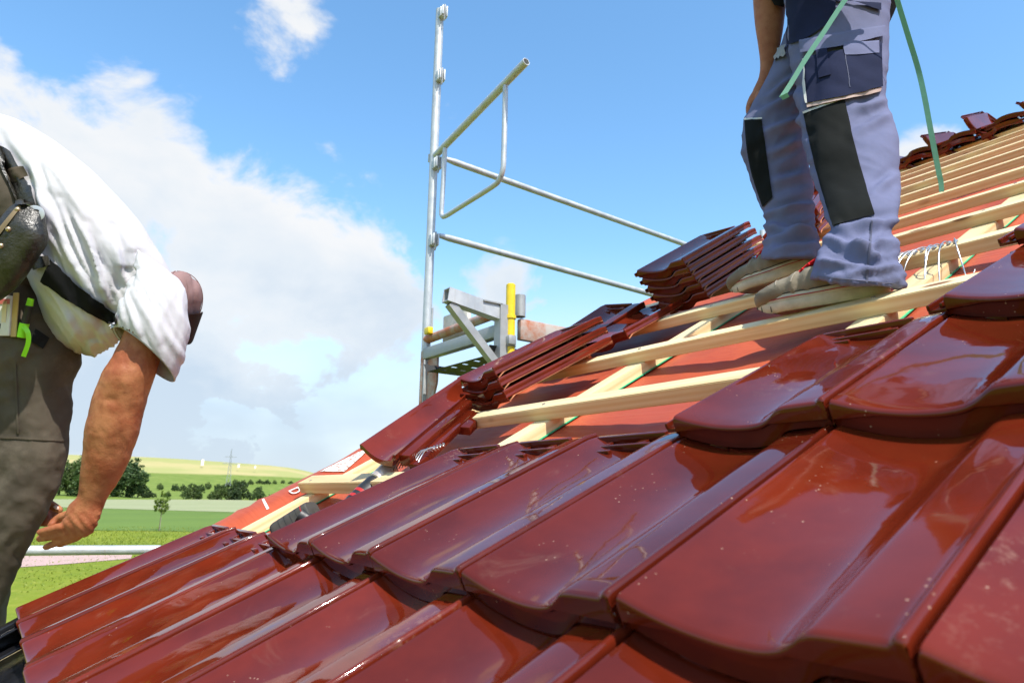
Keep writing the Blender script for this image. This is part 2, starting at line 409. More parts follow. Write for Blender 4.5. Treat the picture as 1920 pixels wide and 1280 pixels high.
for k in range(0, 15):
    s0 = -.905 + random.uniform(-.012, .012); s1 = 3.1
    me = wood_bar('batten', s1 - s0, .048, .030, 0, k)
    o = roof_part('batten', me, PINE, loc=((s0 + s1) / 2, TB + k * G + .024 if k < 14 else TB + 13 * G + .19, ZB - .015))
    o.rotation_euler = (random.uniform(-.015, .015), random.uniform(-.0008, .0008), random.uniform(-.0012, .0012))
for q, s in enumerate((-.862, -.257, .348, .953, 1.558, 2.163, 2.768)):
    me = wood_bar('counter_batten', 5.0, .058, .027, 1, 40 + q)
    roof_part('counter_batten', me, PINE_T, loc=(s + .029, 2.62, ZB - .0300 - .0135))
    mb = MB(); mb.box((s + .029, 2.62, UZ + .0015), S_, (0, 1, 0), (0, 0, 1), .065, 5.0, .002)
    o = link('sealing_tape', mb.me('sealing_tape'), TAPE, roof)
NAIL_M = simple('nail_steel', (.30, .29, .28), .4, .7)
nail_me = MB().tube([(0, 0, -.002), (0, 0, .0012)], .0042, 10).me('nail_head', 40); nail_me.materials.append(NAIL_M)
for k in range(1, 10):
    for s in (-.833, -.228, .377, .982):
        o = link('nail_head', nail_me, None, roof); o.location = (s + random.uniform(-.012, .012), TB + k * G + .024 + random.uniform(-.008, .008), ZB + .0005)
# rafters below the underlay
for s in (-.862, -.257, .348, .953, 1.558, 2.163, 2.768):
    mb = MB(); mb.box((s + .03, 2.5, UZ - .10), (1, 0, 0), (0, 1, 0), (0, 0, 1), .08, 5.2, .18); link('rafter', mb.me('rafter'), PINE_T, roof)

# ---- underlay -------------------------------------------------------
def underlay():
    ns, ntt = 150, 130; v = []; f = []
    ss = np.linspace(-1.06, 3.1, ns); tt = np.linspace(-.02, 5.12, ntt)
    for t in tt:
        for s in ss:
            ph = ((s + .833) % .605) / .605; sag = -.012 * math.sin(math.pi * ph) ** 2
            wr = .004 * mnoise.noise((s * 7, t * 2.5, 1.3)) + .0015 * mnoise.noise((s * 22, t * 9, 4.))
            lap = .004 * (((t - .35) % 1.25) / 1.25)
            v.append((s, t, UZ + sag + wr * (0.2 + math.sin(math.pi * ph)) - .003 - lap + .002))
    for j in range(ntt - 1):
        for i in range(ns - 1): f.append((j * ns + i, j * ns + i + 1, (j + 1) * ns + i + 1, (j + 1) * ns + i))
    return mesh('underlay', v, f, 180)
roof_part('underlay', underlay(), FOIL)
# verge flap: underlay wrapped over the gable edge, creased, printed
def flap():
    v = []; f = []; nt_, nw = 160, 14; tt = np.linspace(.30, 5.1, nt_)
    prof = catmull([(-.868, ZB - .060), (-.90, ZB - .054), (-.935, ZB - .034), (-.975, ZB - .018), (-1.03, ZB - .016), (-1.085, ZB - .030), (-1.115, ZB - .072), (-1.12, ZB - .14)], 2)
    nw = len(prof)
    for t in tt:
        for i, (s, n) in enumerate(prof):
            q = i / nw; cr = math.exp(-((t - .56) / .07) ** 2)
            v.append((s + .004 * mnoise.noise((t * 8, q * 3, 2.)) - .01 * cr * q, t, n + .007 * mnoise.noise((t * 6, q * 4, 7.)) * math.sin(math.pi * q) + .012 * cr * mnoise.noise((t * 42 + q * 6, q * 5, 3.)) + .004 * cr))
    for j in range(nt_ - 1):
        for i in range(nw - 1): f.append((j * nw + i, j * nw + i + 1, (j + 1) * nw + i + 1, (j + 1) * nw + i))
    return mesh('verge_flap', v, f, 180), prof, tt
FL, FPROF, FT = flap()
flap_ob = roof_part('verge_flap', FL, FOIL)
flap_bvh = BVHTree.FromPolygons([ROOF @ p.co for p in FL.vertices], [tuple(p.vertices) for p in FL.polygons])
def px_patch(name, bvhs, quad, nx, ny, off, mat, parent, thick=0., curve=None, world_parent=None, smooth=60):
    """a sheet laid over a surface: corners given where the photograph shows them"""
    (a, b, c, d) = [np.array(q, float) for q in quad]; v = []; last = None
    P = np.zeros((ny, nx, 3))
    for j in range(ny):
        for i in range(nx):
            u, w = i / (nx - 1), j / (ny - 1)
            p = (a * (1 - u) + b * u) * (1 - w) + (d * (1 - u) + c * u) * w
            if curve: p = p + np.array(curve(u, w))
            r = unit(ray(*p)); hit = None
            for bv in bvhs:
                h = bv.ray_cast(Vector(CAM_C), Vector(r))
                if h[0] is not None and (hit is None or h[3] < hit[0]): hit = (h[3], h[1])
            if hit is None: P[j, i] = np.nan
            else: P[j, i] = CAM_C + r * hit[0] + (-r) * off * .6 + np.array(hit[1]) * (off * .4 if np.dot(np.array(hit[1]), r) < 0 else -off * .4)
    for _ in range(60):
        bad = np.isnan(P[..., 0])
        if not bad.any(): break
        Q = P.copy()
        for j in range(ny):
            for i in range(nx):
                if bad[j, i]:
                    nb = [P[y, x] for y, x in ((j - 1, i), (j + 1, i), (j, i - 1), (j, i + 1)) if 0 <= y < ny and 0 <= x < nx and not bad[y, x]]
                    if nb:
                        u, w = i / (nx - 1), j / (ny - 1); p = (a * (1 - u) + b * u) * (1 - w) + (d * (1 - u) + c * u) * w
                        m = np.mean(nb, 0); dep = (m - CAM_C) @ CAM_R[2]; Q[j, i] = at(p[0], p[1], dep + .008)
        P = Q
    v = [tuple(p) for p in P.reshape(-1, 3)]; f = [(j * nx + i, j * nx + i + 1, (j + 1) * nx + i + 1, (j + 1) * nx + i) for j in range(ny - 1) for i in range(nx - 1)]
    if thick:
        o = len(v); cen = P.reshape(-1, 3)
        v += [tuple(p + unit(p - CAM_C) * thick) for p in cen]
        f += [tuple(q + o for q in r[::-1]) for r in f]
        ring = [i for i in range(nx)] + [j * nx + nx - 1 for j in range(1, ny)] + [(ny - 1) * nx + i for i in range(nx - 2, -1, -1)] + [j * nx for j in range(ny - 2, 0, -1)]
        f += [(ring[k], ring[k - 1], ring[k - 1] + o, ring[k] + o) for k in range(len(ring))]
    me = mesh(name, v, f, smooth); ob = link(name, me, mat)
    if parent is not None:
        ob.parent = parent; ob.matrix_parent_inverse = parent.matrix_world.inverted()
    return ob
bpy.context.view_layer.update()
def bvh_of(o):
    bpy.context.view_layer.update(); mw = o.matrix_world
    return BVHTree.FromPolygons([mw @ p.co for p in o.data.vertices], [tuple(p.vertices) for p in o.data.polygons])
# print on the flap
px_patch('printed_line', [flap_bvh], [(491, 936), (495, 934), (505, 953), (500, 955)], 3, 6, .0016, WHITE, roof)
def letter(name, txt, size, px, py, qx, qy, bv, mat, parent):
    cu = bpy.data.curves.new(name, 'FONT'); cu.body = txt; cu.size = size; cu.extrude = .0003; cu.align_x = 'CENTER'
    t = bpy.data.objects.new(name, cu); COL.objects.link(t); dg = bpy.context.evaluated_depsgraph_get()
    me = bpy.data.meshes.new_from_object(t.evaluated_get(dg)); bpy.data.objects.remove(t)
    h = bv.ray_cast(Vector(CAM_C), Vector(unit(ray(px, py))))
    if h[0] is None: return None
    n = h[1] if h[1].dot(Vector(ray(px, py))) < 0 else -h[1]
    x = Vector(S_); x = (x - n * x.dot(n)).normalized(); y = n.cross(x)
    o = link(name, me, mat); o.parent = parent; o.matrix_parent_inverse = parent.matrix_world.inverted()
    o.matrix_world = Matrix.Translation(h[0] + n * .005) @ Matrix((x, y, n)).transposed().to_4x4(); return o
letter('printed_letter', 'D', .042, 545, 926, 551, 917, flap_bvh, WHITE, roof)
# pale printed membrane strip beside the verge
def mat_print():
    k = NT('printed_membrane'); v = k.coord(False); d = k.voro(v, 90); k.base(k.mix(k.rng(d, .30, .42), (.42, .25, .20), (.72, .66, .60))); k.rough(.5); return k.m
px_patch('membrane_strip', [flap_bvh], [(600, 884), (676, 846), (692, 843), (646, 884)], 12, 8, .004, mat_print(), roof)
# verge board, eave metalwork, gutter
mb = MB(); mb.box((-1.00, 2.5, UZ - .07), (1, 0, 0), (0, 1, 0), (0, 0, 1), .03, 5.15, .14); link('verge_board', mb.me('verge_board'), PINE_T, roof)
mb = MB()
for s0, s1, n0, n1 in ((-.872, -.866, -.075, -.030), (-.866, -.838, -.036, -.030), (-.838, -.834, -.046, -.030), (-.834, -.818, -.046, -.042), (-.872, -.79, -.080, -.075)):
    mb.box(((s0 + s1) / 2, -.20, (n0 + n1) / 2), (1, 0, 0), (0, 1, 0), (0, 0, 1), s1 - s0, .50, n1 - n0, .0012)
link('verge_profile', mb.me('verge_profile', 40), BLACKM, roof)
mb = MB(); mb.box((1.1, .02, -.094), (1, 0, 0), (0, 1, 0), (0, 0, 1), 3.92, .20, .003); link('eave_flashing', mb.me('eave_flashing'), BLACKM, roof)
def gutter():
    v = []; f = []; n = 18; r = .075
    for x in (-.95, 3.1):
        for k in range(n + 1):
            a = math.pi + math.pi * k / n; v.append((x, -.135 + r * math.cos(a), -.115 + r * math.sin(a)))
        for k in range(n, -1, -1):
            a = math.pi + math.pi * k / n; v.append((x, -.135 + (r - .004) * math.cos(a), -.115 + (r - .004) * math.sin(a)))
    m = 2 * (n + 1); f = [(k, (k + 1) % m, m + (k + 1) % m, m + k) for k in range(m)]; f += [tuple(range(n + 1)), tuple(range(m, m + n + 1))]
    return mesh('gutter', v, f, 40)
g_ob = link('gutter', gutter(), BLACKM); g_ob.parent = roof; g_ob.matrix_parent_inverse = ROOF.inverted()
# far slope of the roof and the walls underneath
mb = MB(); R0 = rw(0, 5.12, UZ - .01)
mb.add([(-1.06, R0[1], R0[2]), (3.1, R0[1], R0[2]), (3.1, R0[1] + 4.6, R0[2] - 2.53), (-1.06, R0[1] + 4.6, R0[2] - 2.53)], [(0, 1, 2, 3)])
o = link('rear_underlay', mb.me('rear_underlay'), FOIL); o.parent = roof; o.matrix_parent_inverse = ROOF.inverted()
PLASTER = simple('wall_plaster', (.62, .58, .50), .9, var=.08, scale=3, bump=.4)
mb = MB(); mb.box((1.1, .42, -2.45), (1, 0, 0), (0, 1, 0), (0, 0, 1), 4.0, .30, 4.1)
o = link('eave_wall', mb.me('eave_wall'), PLASTER); o.parent = roof; o.matrix_parent_inverse = ROOF.inverted()
yr, zr = rw(0, 5.1, UZ - .22)[1:]
v = []; 
for x in (-.88, -.62): v += [(x, .60, -4.5), (x, yr * 2 - .6, -4.5), (x, yr * 2 - .6, .02), (x, yr, zr), (x, .60, .02)]
mb = MB(); mb.add(v, [(4, 3, 2, 1, 0), (5, 6, 7, 8, 9), (0, 1, 6, 5), (1, 2, 7, 6), (2, 3, 8, 7), (3, 4, 9, 8), (4, 0, 5, 9)])
o = link('gable_wall', mb.me('gable_wall'), PLASTER); o.parent = roof; o.matrix_parent_inverse = ROOF.inverted()
#PART2
# ------------------------------------------------------------------ loose tiles
def loose_tile(label, group, M):
    o = link('loose_clay_tile', TILE, None); o.matrix_world = ROOF @ M; tag(o, label, 'roof tile', group, 'thing'); return o
ORD = ['lowest', 'second from below', 'middle', 'second from top', 'topmost']
# low stack resting on the battens left of centre
for q, nm in enumerate(('lowest', 'middle', 'topmost')):
    loose_tile(f'{nm} glazed tile of the three-tile stack lying across the bare battens', 'tiles in the low stack',
               tile_matrix(-.640 + .030 * (2 - q) * .55, 1.085 - .012 * (2 - q), -.021 + .0305 * q, -.045 - .01 * q, math.radians(-.6), -.02))
# tall stack by the right-hand worker's shoe
for q in range(5):
    loose_tile(f'{ORD[q]} glazed tile of the five-tile stack touching the worker\'s shoe tip', 'tiles in the tall stack',
               tile_matrix(-.562 + .0125 * (4 - q), 1.862 - .004 * (4 - q), -.020 + .0308 * q, -.04 + .008 * math.sin(q * 2.1), math.radians(2.6), .065 - .01 * (4 - q)))
# tiles between and behind the stacks
loose_tile('dark tile with its corner poking up between the two tile stacks', 'single tiles near the stacks', tile_matrix(-.84, 1.50, -.02, -.10, math.radians(6), .16))
loose_tile('dark tile lying flat in shadow behind the three-tile stack', 'single tiles near the stacks', tile_matrix(-.60, 1.52, -.028, .06, math.radians(-1)))
for q, nm in enumerate(('lower', 'middle', 'upper')):
    loose_tile(f'{nm} red tile of the short stack behind the standing worker\'s rear shoe', 'tiles behind the left trouser hem', tile_matrix(-.43 + .01 * q, 2.44, -.028 + .0325 * q, .10, math.radians(5 + 3 * q), -.12))
for q, nm in enumerate(('lower', 'upper')):
    loose_tile(f'{nm} red tile leaning near the verge, seen between the worker\'s legs', 'tiles between the legs', tile_matrix(-.80 + .01 * q, 3.45, -.028 + .034 * q, .1, math.radians(10 + 16 * q), -.25))
# piles along the ridge
words = ['first', 'second', 'third', 'fourth', 'fifth', 'sixth']
for p, (s, t) in enumerate(((-.80, 4.60), (-.58, 4.64), (-.35, 4.68), (-.10, 4.72), (.16, 4.76), (.42, 4.80))):
    for q, nm in enumerate(('lower', 'upper')):
        loose_tile(f'{nm} upturned tile in the {words[p]} ridge pile counted from the standing worker', 'tiles piled along the ridge', tile_matrix(s + .20 + .012 * q, t + .16 + .015 * q, -.050 + .034 * q, .10 - .16 * q, math.radians(3), math.pi - .06))
    loose_tile(f'tilted tile standing up in the {words[p]} ridge pile counted from the standing worker', 'tiles piled along the ridge', tile_matrix(s - .04, t + .17 + .03 * (p % 2), .070 + .015 * (p % 3), -.10 - .12 * (p % 2), math.radians(-16 + 4 * (p % 3)), .75 + .14 * (p % 3)))

# verge tile with a long smooth wing, lying on its side
def verge_tile():
    P1, P2, P3, P4 = [np.array(q) for q in ((-.490, .685, .022), (-.617, 1.084, .042), (-.362, .690, -.034), (-.592, 1.055, -.026))]
    nt_, nw = 14, 16; top = []; nrm = unit(np.cross(P3 - P1, P2 - P1)); nrm = nrm if nrm[2] > 0 else -nrm
    v = []; f = []
    for lay in (0, -.013):
        for j in range(nt_):
            q = j / (nt_ - 1); a = P1 + (P2 - P1) * q; b = P3 + (P4 - P3) * q
            for i in range(nw):
                u = i / (nw - 1); e = .006 * math.exp(-(u / .03) ** 2) * (-1)
                v.append(a + (b - a) * u + nrm * (-.020 * math.sin(math.pi * min(1, u * 1.02)) ** 1.0 * (1 - .3 * u) + e + lay + (.016 if u > .93 else 0)))
    o = nt_ * nw
    for j in range(nt_ - 1):
        for i in range(nw - 1):
            a = j * nw + i; f.append((a, a + 1, a + nw + 1, a + nw)); f.append((a + o, a + nw + o, a + nw + 1 + o, a + 1 + o))
    ring = [i for i in range(nw)] + [j * nw + nw - 1 for j in range(1, nt_)] + [(nt_ - 1) * nw + i for i in range(nw - 2, -1, -1)] + [j * nw for j in range(nt_ - 2, 0, -1)]
    f += [(ring[k], ring[k - 1], ring[k - 1] + o, ring[k] + o) for k in range(len(ring))]
    wing = mesh('wing', v, f, 45)
    root = empty('verge_tile'); root.matrix_world = ROOF
    tag(root, 'smooth glazed verge tile with broad wing propped beside the low tile stack', 'verge tile')
    link('wing', wing, GLAZE, root)
    d = unit(P4 - P3); side = unit(np.cross(d, nrm)); side = side if side[0] > 0 else -side
    mb = MB(); c = (P3 + P4) / 2
    mb.box(c + side * .012 + nrm * -.004, d, side, nrm, .40, .028, .030, .006); mb.box(c + side * .034 + nrm * -.018 - d * .02, d, side, nrm, .37, .022, .022, .004)
    mb.box(c + side * .050 + nrm * -.024 + d * .11, d, side, nrm, .12, .040, .024, .004); mb.box(P4 + side * .010 + nrm * .012 + d * .012, d, side, nrm, .02, .055, .016, .003)
    link('interlocking_rim', mb.me('interlocking_rim', 40), GLAZE, root)
verge_tile()

# ------------------------------------------------------------------ wire clips on the battens
WIRE = simple('zinc_wire', (.55, .56, .57), .32, .9, var=.12, scale=40)
def wire_clip(label, group, base, tang, rot, hang):
    """base: point on batten; hooked over the top, long leg hanging down-slope"""
    pts = []
    ang = rot; d = np.array([math.sin(ang), -math.cos(ang), 0.])
    b = np.array(base, float)
    pts += [b + np.array([0.0, .012, -.006]), b + np.array([0, .012, .004]), b + d * .006 + np.array([0, 0, .0075])]
    for k in range(1, 8):
        q = k / 7; pts.append(b + d * (hang * q) + np.array([0, 0, .008 + .020 * math.sin(q * 2.4) - .075 * q ** 2.2]))
    e = pts[-1]; pts += [e + d * .006 + np.array([.004, 0, .000]), e + d * .006 + np.array([.011, .004, .004]), e + np.array([.014, .012, .010])]
    P = catmull(pts, 3); mb = MB(); mb.tube([rw(*p) for p in P], .0014, 6)
    # coiled neck over the batten edge
    for k in range(3): mb.tube([rw(*(b + np.array([.0035 * math.cos(w), -.004 * k + .001, .0045 + .0035 * math.sin(w)]))) for w in np.linspace(0, 6.28, 9)], .0013, 5)
    o = link('wire_clip', mb.me('wire_clip', 60), WIRE); tag(o, label, 'wire clip', group); return o
ORDN = ['first', 'second', 'third', 'fourth', 'fifth', 'sixth', 'seventh', 'eighth', 'ninth', 'tenth']
tK4 = TB + 4 * G
for k in range(10):
    wire_clip(f'{ORDN[k]} thin steel wire clip of the bundle on the batten, counted from the standing worker', 'wire clips on the batten', (.300 + .0135 * k, tK4 + .020 + .004 * math.sin(k * 1.7), ZB), 0, -.55 + .085 * k + .1 * math.sin(k * 2.3), .145 + .025 * math.sin(k * 1.9))
tK1 = TB + 1 * G
for k in range(9):
    b0 = np.array([-.425 + .0078 * k, .765 + .004 * k, -.058])
    P = [rw(*(b0 + np.array([.0, 0, .0]))), rw(*(b0 + np.array([.006, -.014, .012]))), rw(*(b0 + np.array([.010, -.038, .016]))), rw(*(b0 + np.array([.013, -.066, .002]))), rw(*(b0 + np.array([.020, -.068, .004])))]
    mb = MB(); mb.tube(catmull(P, 4), .0015, 6); mb.tube([rw(*(b0 + np.array([.004 * math.cos(w) + .006, .012, .004 * math.sin(w) + .006]))) for w in np.linspace(0, 6.28, 9)], .0014, 5)
    tag(mb.ob('wire_clip', WIRE, smooth=60), f'{ORDN[k]} small steel wire clip of the heap, counted away from the drill chuck', 'wire clip', 'wire clips beside the drill')

def loft(secs, seg=22, per=4, power=2.2, scale=1.0):
    C_ = catmull([s[0] for s in secs], per); A = catmull([s[1] for s in secs], per) * scale; B = catmull([s[2] for s in secs], per) * scale
    v = []; f = []
    for c, a, b in zip(C_, A, B):
        for k in range(seg):
            w = 2 * math.pi * k / seg; x, y = math.cos(w), math.sin(w)
            x = math.copysign(abs(x) ** (2 / power), x); y = math.copysign(abs(y) ** (2 / power), y); v.append(c + a * x + b * y)
    n = len(C_)
    for i in range(n - 1):
        for k in range(seg): f.append((i * seg + k, i * seg + (k + 1) % seg, (i + 1) * seg + (k + 1) % seg, (i + 1) * seg + k))
    f += [tuple(range(seg))[::-1], tuple(range((n - 1) * seg, n * seg))]; return v, f
# ------------------------------------------------------------------ cordless drill
def drill():
    root = empty('cordless_drill', rw(-.50, .60, -.06)); tag(root, 'black cordless drill with silver chuck lying behind the second tile course', 'drill')
    RED = simple('red_plastic', (.42, .02, .015), .4); CHUCK = simple('chuck_steel', (.62, .52, .44), .30, .55, var=.1); BLK = simple('black_plastic', (.018, .017, .017), .45, var=.2, scale=30, bump=.2)
    a = at(566, 948, 1.56); b = at(762, 862, 1.58)
    nose = at(735, 879, 1.56); tail = at(652, 962, 1.47); ax = unit(nose - tail)
    def along(k): return tail + ax * k
    L = np.linalg.norm(nose - tail)
    mb = MB(); mb.tube(catmull([along(-.03), along(0), along(.02), along(L * .35), along(L * .55), along(L * .66)], 2), [.018] * 2 + [.024] * 2 + [.027] * 2 + [.027] * 2 + [.026] * 2 + [.024], 20)
    child(mb.ob('body', BLK, smooth=40), root)
    for k in (.22, .34):
        mb = MB(); mb.tube([along(L * k - .004), along(L * k + .004)], .0276, 20); child(mb.ob('grip_ring', RED if k < .4 else BLK, smooth=40), root)
    mb = MB(); mb.tube([along(L * .66), along(L * .68), along(L * .97), along(L)], [.022, .0255, .0255, .021], 24); mb.tube([along(L), along(L + .006)], [.019, .014], 24); child(mb.ob('chuck', CHUCK, smooth=35), root)
    mb = MB(); mb.tube([along(L + .004), along(L + .008)], .0105, 16); child(mb.ob('chuck_mouth', BLK), root)
    tip = along(L + .048) + N_ * .012
    mb = MB(); mb.tube([along(L + .002), along(L + .020) + N_ * .004, along(L + .022) + N_ * .005, tip - (tip - along(L)) * .1, tip], [.006, .006, .0045, .0045, .0055], 10); child(mb.ob('bit', CHUCK, smooth=35), root)
    # handle and battery
    bc = at(549, 968, 1.50); hx = unit(at(600, 960, 1.47) - bc); sx = unit(np.cross(hx, N_)); 
    mb = MB(); mb.tube([tail + ax * .03, (tail + bc) / 2 + N_ * -.045, bc + hx * .02], [.020, .018, .019], 14); child(mb.ob('handle', BLK, smooth=50), root)
    # battery pack: rounded block with ribs, seen end-on
    e1 = unit(at(585, 941, 1.50) - at(515, 985, 1.50)); e3 = unit(np.array([0, 0, 1.]) - e1 * e1[2]); e2 = np.cross(e3, e1)
    bc = at(551, 972, 1.52) - e3 * .012
    def ring(x0, x1, k0, k1): return [(bc + e1 * x0, e2 * .033 * k0, e3 * .026 * k0), (bc + e1 * x1, e2 * .033 * k1, e3 * .026 * k1)]
    bs = ring(-.049, -.046, .74, .88) + ring(-.038, -.020, .985, 1.) + ring(.020, .040, 1., 1.) + ring(.046, .049, .99, .96)
    child(MB().add(*loft(bs, 32, 3, 4.5)).ob('battery', simple('grey_rubber', (.060, .055, .045), .6, var=.2, scale=40, bump=.2), smooth=60), root)
    child(MB().add(*loft(ring(.034, .036, 1.012, 1.012), 32, 1, 4.5)).ob('battery_trim', RED, smooth=60), root)
    for k in range(4): child(MB().add(*loft(ring(-.022 + .0145 * k, -.0208 + .0145 * k, 1.008, 1.008), 32, 1, 4.5)).ob('battery_groove', BLK, smooth=60), root)
drill()

# ------------------------------------------------------------------ scaffold beyond the gable
def scaffold():
    X0, Yp = -2.2, 1.68; ex, ey, ez = np.eye(3)
    root = empty('scaffold', (X0, Yp, -4.5)); tag(root, 'galvanised scaffold with guard rails and rusty frame rising behind the gable', 'scaffold')
    P = lambda x, z, y=Yp: np.array([x, y, z])
    def add(name, mb, mat, sm=40): return child(mb.ob(name, mat, smooth=sm), root)
    mb = MB(); mb.pipe(P(X0, .98), P(X0, 3.085), .0242, .004); add('standard', mb, GALV)
    mb = MB(); mb.tube([P(X0, -4.5), P(X0, .98)], .026, 16); add('frame_leg', mb, RUST)
    mb = MB(); mb.tube([P(X0 + .73, -4.5), P(X0 + .73, .95)], .024, 16); add('frame_leg', mb, GALV_D)
    # guard rails along the gable
    for z, z2, yoff in ((2.105, 2.065, .05), (1.635, 1.612, .03)):
        mb = MB(); a = P(X0 + .045, z, Yp + yoff); Ye = on_axis(1426, 385, 0, X0)[1]; b = P(X0 + .045, z2 - .02, Ye); mb.tube([a, a + (b - a) * .02, b], [.013, .019, .019], 16); add('guard_rail', mb, GALV)
    mb = MB(); mb.tube([P(X0, -4.5, Ye), P(X0, 2.45, Ye)], .0242, 16); add('standard', mb, GALV)
    # lower rail that passes behind the bending worker
    mb = MB(); mb.tube([on_axis(-150, 1033, 0, -2.6), on_axis(300, 1030, 0, -2.6)], .0205, 18); add('guard_rail', mb, GALV)
    mb = MB(); mb.tube([on_axis(-150, 1033, 0, -2.6) + np.array([0, .0, .4]), on_axis(-150, 1033, 0, -2.6) - np.array([0, 0, 4.5])], .024, 14); add('standard', mb, GALV)
    # wedge couplers
    for z in (3.04, 2.615, 2.06, 1.60):
        mb = MB(); mb.box(P(X0 + .036, z), ex, ey, ez, .030, .046, .062, .004); mb.box(P(X0 + .054, z + .004, Yp + .014), ex, ey, ez, .026, .010, .070, .003)
        mb.box(P(X0 + .054, z + .004, Yp - .014), ex, ey, ez, .026, .010, .062, .003); k = add('wedge_coupler', mb, GALV)
        mb = MB(); mb.tube([P(X0 + .060, z + .045, Yp), P(X0 + .060, z - .050, Yp), P(X0 + .052, z - .060, Yp)], .005, 8)
        w_ = mb.ob('wedge_pin', GALV_D, smooth=40); w_.parent = k; w_.matrix_parent_inverse = k.matrix_parent_inverse.copy(); w_.matrix_parent_inverse = k.matrix_world.inverted()
    # swing end guard across the deck
    mb = MB(); mb.pipe(P(X0 + .02, 2.120), P(-1.325, 2.250), .0195, .003); add('end_guard_tube', mb, GALV)
    mb = MB(); u = [P(-2.075, 2.145), P(-2.080, 1.95), P(-2.088, 1.76), P(-2.080, 1.722), P(-2.045, 1.705), P(-1.9, 1.705), P(-1.60, 1.708), P(-1.535, 1.722), P(-1.505, 1.765), P(-1.500, 1.84), P(-1.497, 2.0), P(-1.495, 2.21)]
    mb.tube(catmull(u, 3), .0135, 14); add('end_guard_loop', mb, GALV)
    mb = MB(); mb.tube([P(X0 - .035, 2.12), P(X0 + .05, 2.12)], .012, 10); mb.box(P(X0 - .03, 2.12), ex, ey, ez, .012, .04, .05, .003); add('guard_clip', mb, GALV)
    # head frame: transom tube, channel beam, gusset
    mb = MB(); mb.tube([P(X0, 1.045), P(X0 + .66, 1.055)], .0235, 16); add('transom_tube', mb, RUST)
    mb = MB(); mb.box(P(X0 + .36, .965), ex, ey, ez, .72, .045, .060, .004); add('channel_beam', mb, GALV_D)
    mb = MB(); q = [(0, .93), (.115, .93), (.115, .80), (.045, .62), (0, .62)]
    v = [P(X0 + .02 + a, z, Yp - .006) for a, z in q] + [P(X0 + .02 + a, z, Yp + .006) for a, z in q]; n = len(q)
    mb.add(v, [tuple(range(n))[::-1], tuple(range(n, 2 * n))] + [(k, (k + 1) % n, n + (k + 1) % n, n + k) for k in range(n)]); add('gusset_plate', mb, RUST)
    # slot in gusset shown as a bright gap: separate vertical flat
    mb = MB(); mb.box(P(X0 + .030, .72), ex, ey, ez, .012, .05, .42, .002); add('frame_flat', mb, GALV_D)
    # cantilever bracket on the inner standard, pointing down-slope
    Xi = -1.47
    pa = np.array([Xi - .01, 1.375, 1.075]); pb = np.array([Xi - .01, 1.66, 1.035])
    d = unit(pb - pa)
    def box_tube(a, b, w, h, side):
        mb = MB(); a, b = np.array(a), np.array(b); t = unit(b - a); u = unit(np.array(side) - t * (t @ np.array(side))); k = np.cross(t, u); L = np.linalg.norm(b - a); c = (a + b) / 2
        for sg in (-1, 1):
            mb.box(c + u * sg * (w / 2 - .002), t, u, k, L, .004, h); mb.box(c + k * sg * (h / 2 - .002), t, u, k, L - .001, w - .008, .004)
        return mb
    add('bracket_arm', box_tube(pa, pb, .052, .062, ex), GALV, None)
    add('bracket_post', box_tube((Xi, 1.665, .70), (Xi, 1.665, 1.075), .050, .05, ex), GALV_D, None)
    add('bracket_brace', box_tube(pa + np.array([0, .02, -.035]), (Xi - .005, 1.64, .80), .038, .035, ex), GALV_D, None)
    mb = MB(); mb.box((Xi, 1.60, 1.075), ex, ey, ez, .05, .10, .006); add('cover_plate', mb, GALV_D, None)
    # yellow post with collar, spigot pipe
    yp = on_axis(957, 600, 1, 1.70); x = yp[0]
    mb = MB(); mb.tube([(x, 1.70, .75), (x, 1.70, 1.175)], .0215, 18); mb.tube([(x, 1.70, 1.172), (x, 1.70, 1.180)], [.0215, .016], 18); mb.tube([(x, 1.70, 1.015), (x, 1.70, 1.03)], .026, 18); add('toggle_post', mb, YELLOW)
    mb = MB(); mb.tube([(x, 1.70, .885), (x, 1.70, .935)], .027, 18); mb.box((x + .02, 1.69, .91), ex, ey, ez, .03, .04, .04, .004); add('post_coupler', mb, GALV_D)
    sp = on_axis(975, 572, 1, 1.78)
    mb = MB(); mb.pipe((sp[0], 1.78, 1.045), (sp[0], 1.78, 1.148), .0265, .004); add('spigot', mb, GALV_D)
    # toe boards and perforated deck
    a = np.array([Xi - .02, 1.80, 1.01]); 
    mb = MB(); mb.box((Xi - .02, 2.95, .985), ex, ey, ez, .03, 2.35, .10, .004); add('toe_board', mb, RUST)
    mb = MB(); mb.box((X0 + .21, 1.74, 1.095), ex, ey, ez, .24, .025, .14, .004); add('toe_board', mb, simple('pale_board', (.62, .57, .50), .7, var=.2, scale=14))
    mb = MB(); mb.tube([P(X0 + .09, 1.06, Yp - .02), P(X0 + .09, 1.20, Yp - .02)], .006, 8); add('toe_pin', mb, GALV_D)
    mb = MB(); mb.box(P(X0 + .085, 1.075, Yp - .035), ex, ey, ez, .050, .03, .036, .005); add('yellow_clip', mb, YELLOW)
    DARK = simple('deck_steel', (.018, .019, .020), .7, .0, var=.25, scale=18)
    v = []; f = []; nx, ny = 36, 90; xs = np.linspace(X0 + .13, Xi - .0, nx); ys = np.linspace(1.60, 4.1, ny)
    for y in ys:
        for i, xx in enumerate(xs):
            e = min(i, nx - 1 - i); v.append((xx, y, .84 + (.045 if e == 0 else .02 if e == 1 else 0) + .02 * ((i // 6) % 2 == 0) * 0))
    for j in range(ny - 1):
        for i in range(nx - 1):
            if i % 3 == 1 and j % 3 == 1 and (i + j) % 2 == 0 and 1 < i < nx - 2: continue
            f.append((j * nx + i, j * nx + i + 1, (j + 1) * nx + i + 1, (j + 1) * nx + i))
    add('deck_plank', MB().add(v, f), DARK, None)
